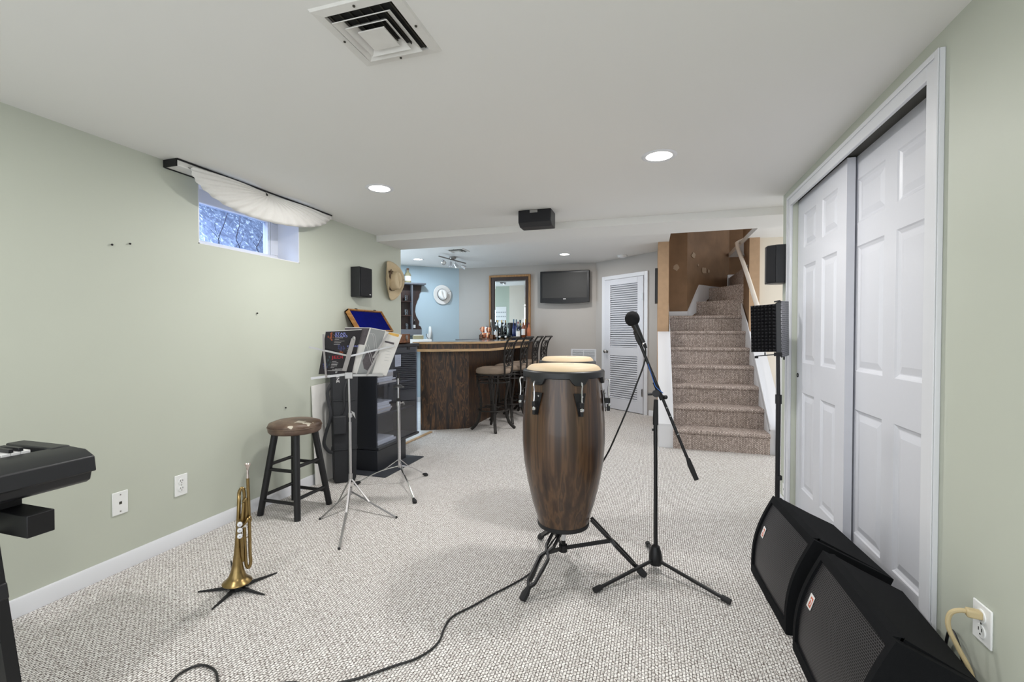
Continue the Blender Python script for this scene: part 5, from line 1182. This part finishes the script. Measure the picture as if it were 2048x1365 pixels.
for k in range(4):
    a, b, c, d = o_[k], o_[(k+1) % 4], i_[(k+1) % 4], i_[k]
    m.quad((a[0], YB-.012, a[1]), (b[0], YB-.012, b[1]), (c[0], YB-.016, c[1]), (d[0], YB-.016, d[1]))
m.build('glass', 'mirror', mi, smooth=0)
cal = thing('wall_calendar', 'large white calendar sheet seen reflected in the mirror', 'calendar', (-3.62, 4.432, 1.5))
m = MB(); m.box((-3.84, 4.431, 1.1), (-3.44, 4.435, 1.86)); m.build('sheet', 'paper', cal)
m = MB()
for i in range(6):
    for j in range(8): x = -3.81+j*.046; z = 1.18+i*.105; m.box((x, 4.435, z), (x+.03, 4.4365, z+.03))
m.build('print_marks', 'printgrey', cal)
tv = thing('television', 'flat black television mounted on the back wall', 'television', (-1.39, YB, 1.7))
m = MB(); tx0, tx1, tz0, tz1 = -1.80, -.972, 1.715, 2.24
m.box((tx0, YB-.11, tz0), (tx1, YB-.04, tz1)); m.build('housing', 'tvblack', tv, bevel=.008)
m = MB(); n = 16
low = [(tx0+.005+(tx1-tx0-.01)*k/n, tz0+.01-.028*math.sin(PI*k/n)**.6-.0) for k in range(n+1)]
m.prism([(x, YB-.112, z) for x, z in low]+[(tx1-.005, YB-.112, tz0+.05), (tx0+.005, YB-.112, tz0+.05)], (0, .06, 0)); m.build('lower_bezel', 'tvblack', tv)
m = MB(); m.box((tx0+.04, YB-.1125, tz0+.075), (tx1-.04, YB-.109, tz1-.035)); m.build('screen', 'screen', tv)
m = MB(); m.box((-1.405, YB-.1135, tz0+.052), (-1.36, YB-.1115, tz0+.062)); m.build('badge', 'printwhite', tv)
m = MB(); m.box((-1.6, YB-.04, 1.85), (-1.2, YB-.001, 2.1)); m.build('wall_mount', 'blackmat', tv)
rv = thing('return_vent', 'white return air grille low on the back wall', 'air vent', (-1.08, YB, .7))
vx0, vx1, vz0, vz1 = -1.29, -.865, .62, .935
m = MB(); yframe(m, vx0, vx1, vz0, vz1, .028, YB-.012, YB-.001); m.box((-1.085, YB-.011, vz0), (-1.07, YB-.001, vz1)); m.build('frame', 'vent', rv, bevel=.002)
m = MB(); m.box((vx0+.02, YB-.003, vz0+.02), (vx1-.02, YB-.001, vz1-.02)); m.build('backing', 'printgrey', rv)
m = MB()
for k in range(14): z = vz0+.035+k*.0185; m.obox((-1.078, YB-.007, z), (1, 0, 0), (0, 1, .9), (0, -.9, 1), .375, .014, .002)
m.build('slat', 'vent', rv, smooth=0)
dl = thing('louvered_door', 'white two-panel louvered door at the far right of the bar', 'door', tuple(LP(.6, 0)))
N3 = Vector((LN.x, LN.y, 0)); U3 = Vector((LU.x, LU.y, 0))
def lb2(mb, s0, s1, z0, z1, o0, o1): mb.prism([LP(s0, z0, o0), LP(s1, z0, o0), LP(s1, z1, o0), LP(s0, z1, o0)], N3*(o1-o0))
m = MB(); s0, s1 = .205, .995
lb2(m, s0, .33, .01, 2.045, .002, .03); lb2(m, .885, s1, .01, 2.045, .002, .03); lb2(m, .33, .885, 1.955, 2.045, .002, .03); lb2(m, .33, .885, .85, .98, .002, .03); lb2(m, .33, .885, .01, .18, .002, .03)
m.build('frame', 'doorwhite', dl, bevel=.003)
for z0, z1 in ((.18, .85), (.98, 1.955)):
    m = MB(); k = int((z1-z0)/.033)
    for i in range(k):
        z = z0+(i+.5)*(z1-z0)/k; c = LP(.6075, z, .016); m.obox(c, U3, N3*1+Vector((0, 0, -.9)), N3*.9+Vector((0, 0, 1)), .555, .033, .006)
    m.build('louver_panel', 'doorwhite', dl, smooth=0)
m = MB(); lb2(m, .33, .885, .18, 1.955, .002, .004); m.build('backing', 'printgrey', dl)
m = MB(); kc = LP(.265, .91, .03); m.lathe([(.026, 0), (.026, .006), (.01, .01), (.01, .035), (.026, .042), (.028, .055), (.018, .066), (.0001, .068)], kc, 20, N3); m.build('knob', 'nickel', dl)
for z in (1.74, .32): m = MB(); lb2(m, .972, .992, z-.055, z+.055, .03, .036); m.build('hinge', 'nickel', dl)
m = MB(); lb2(m, .135, .2, 0, 2.11, 0, .02); lb2(m, 1.0, 1.065, 0, 2.11, 0, .02); lb2(m, .2, 1.0, 2.05, 2.11, 0, .02); struct(m, 'door_1', 'white', bevel=.003)
bf = thing('picture_frame', 'narrow black frame hanging beside the stair wall edge', 'picture frame', (.06, 6.4, 1.6))
m = MB(); x0, x1 = .045, .079
m.box((x0, 6.25, 1.60), (x1, 6.28, 2.05)); m.box((x0, 6.5, 1.6), (x1, 6.53, 2.05)); m.box((x0, 6.28, 2.02), (x1, 6.5, 2.05)); m.box((x0, 6.28, 1.60), (x1, 6.5, 1.63)); m.build('frame', 'black', bf, bevel=.003)
m = MB(); m.box((x0+.012, 6.28, 1.63), (x1, 6.5, 2.02)); m.build('picture', 'printgrey', bf)

# ------------------------------------------------------------------ light
W = bpy.data.worlds.new('world'); S.world = W; W.use_nodes = True
bg = W.node_tree.nodes['Background']; bg.inputs[0].default_value = (.9, .95, 1, 1); bg.inputs[1].default_value = 2.2
NC = (1, .985, .965)
area(-1.707, 2.614, H-.012, .13, 15, NC); area(.036, 2.576, H-.012, .13, 15, NC)
area(-1.707, .3, H-.012, .13, 12, NC); area(.036, .2, H-.012, .13, 9, NC)
area(-3.533, 6.469, HB-.012, .13, 15, (.74, .88, 1)); area(-1.233, 6.695, HB-.012, .13, 11, NC); area(-4.6, 5.4, 1.3, 1.2, 22, (.55, .78, 1), rot=(0, -PI/2, 0))  # last one is an added, unseen source of cool daylight for the bar
area(-.7, 5.3, HB-.02, .15, 15, NC); area(1.9, 5.2, HB-.02, .15, 4, NC)  # both added out of sight to brighten the bar ceiling and hall
area(-3.12, 2.44, 2.56, .4, 45, (1, .98, .95), rot=(0, -.5, 0)); area(.6, 6.3, 4.1, .3, 6, (1, .9, .8))  # added: skylight stand-in aimed into the window, unseen dim fill atop the stairwell
S.view_settings.view_transform = 'Standard'; S.view_settings.look = 'None'; S.view_settings.exposure = 0.2; S.view_settings.gamma = 1
S.cycles.use_denoising = True; S.cycles.max_bounces = 8; S.cycles.diffuse_bounces = 5; S.cycles.transparent_max_bounces = 8
S.cycles.sample_clamp_indirect = 6; S.cycles.caustics_reflective = False; S.cycles.caustics_refractive = False
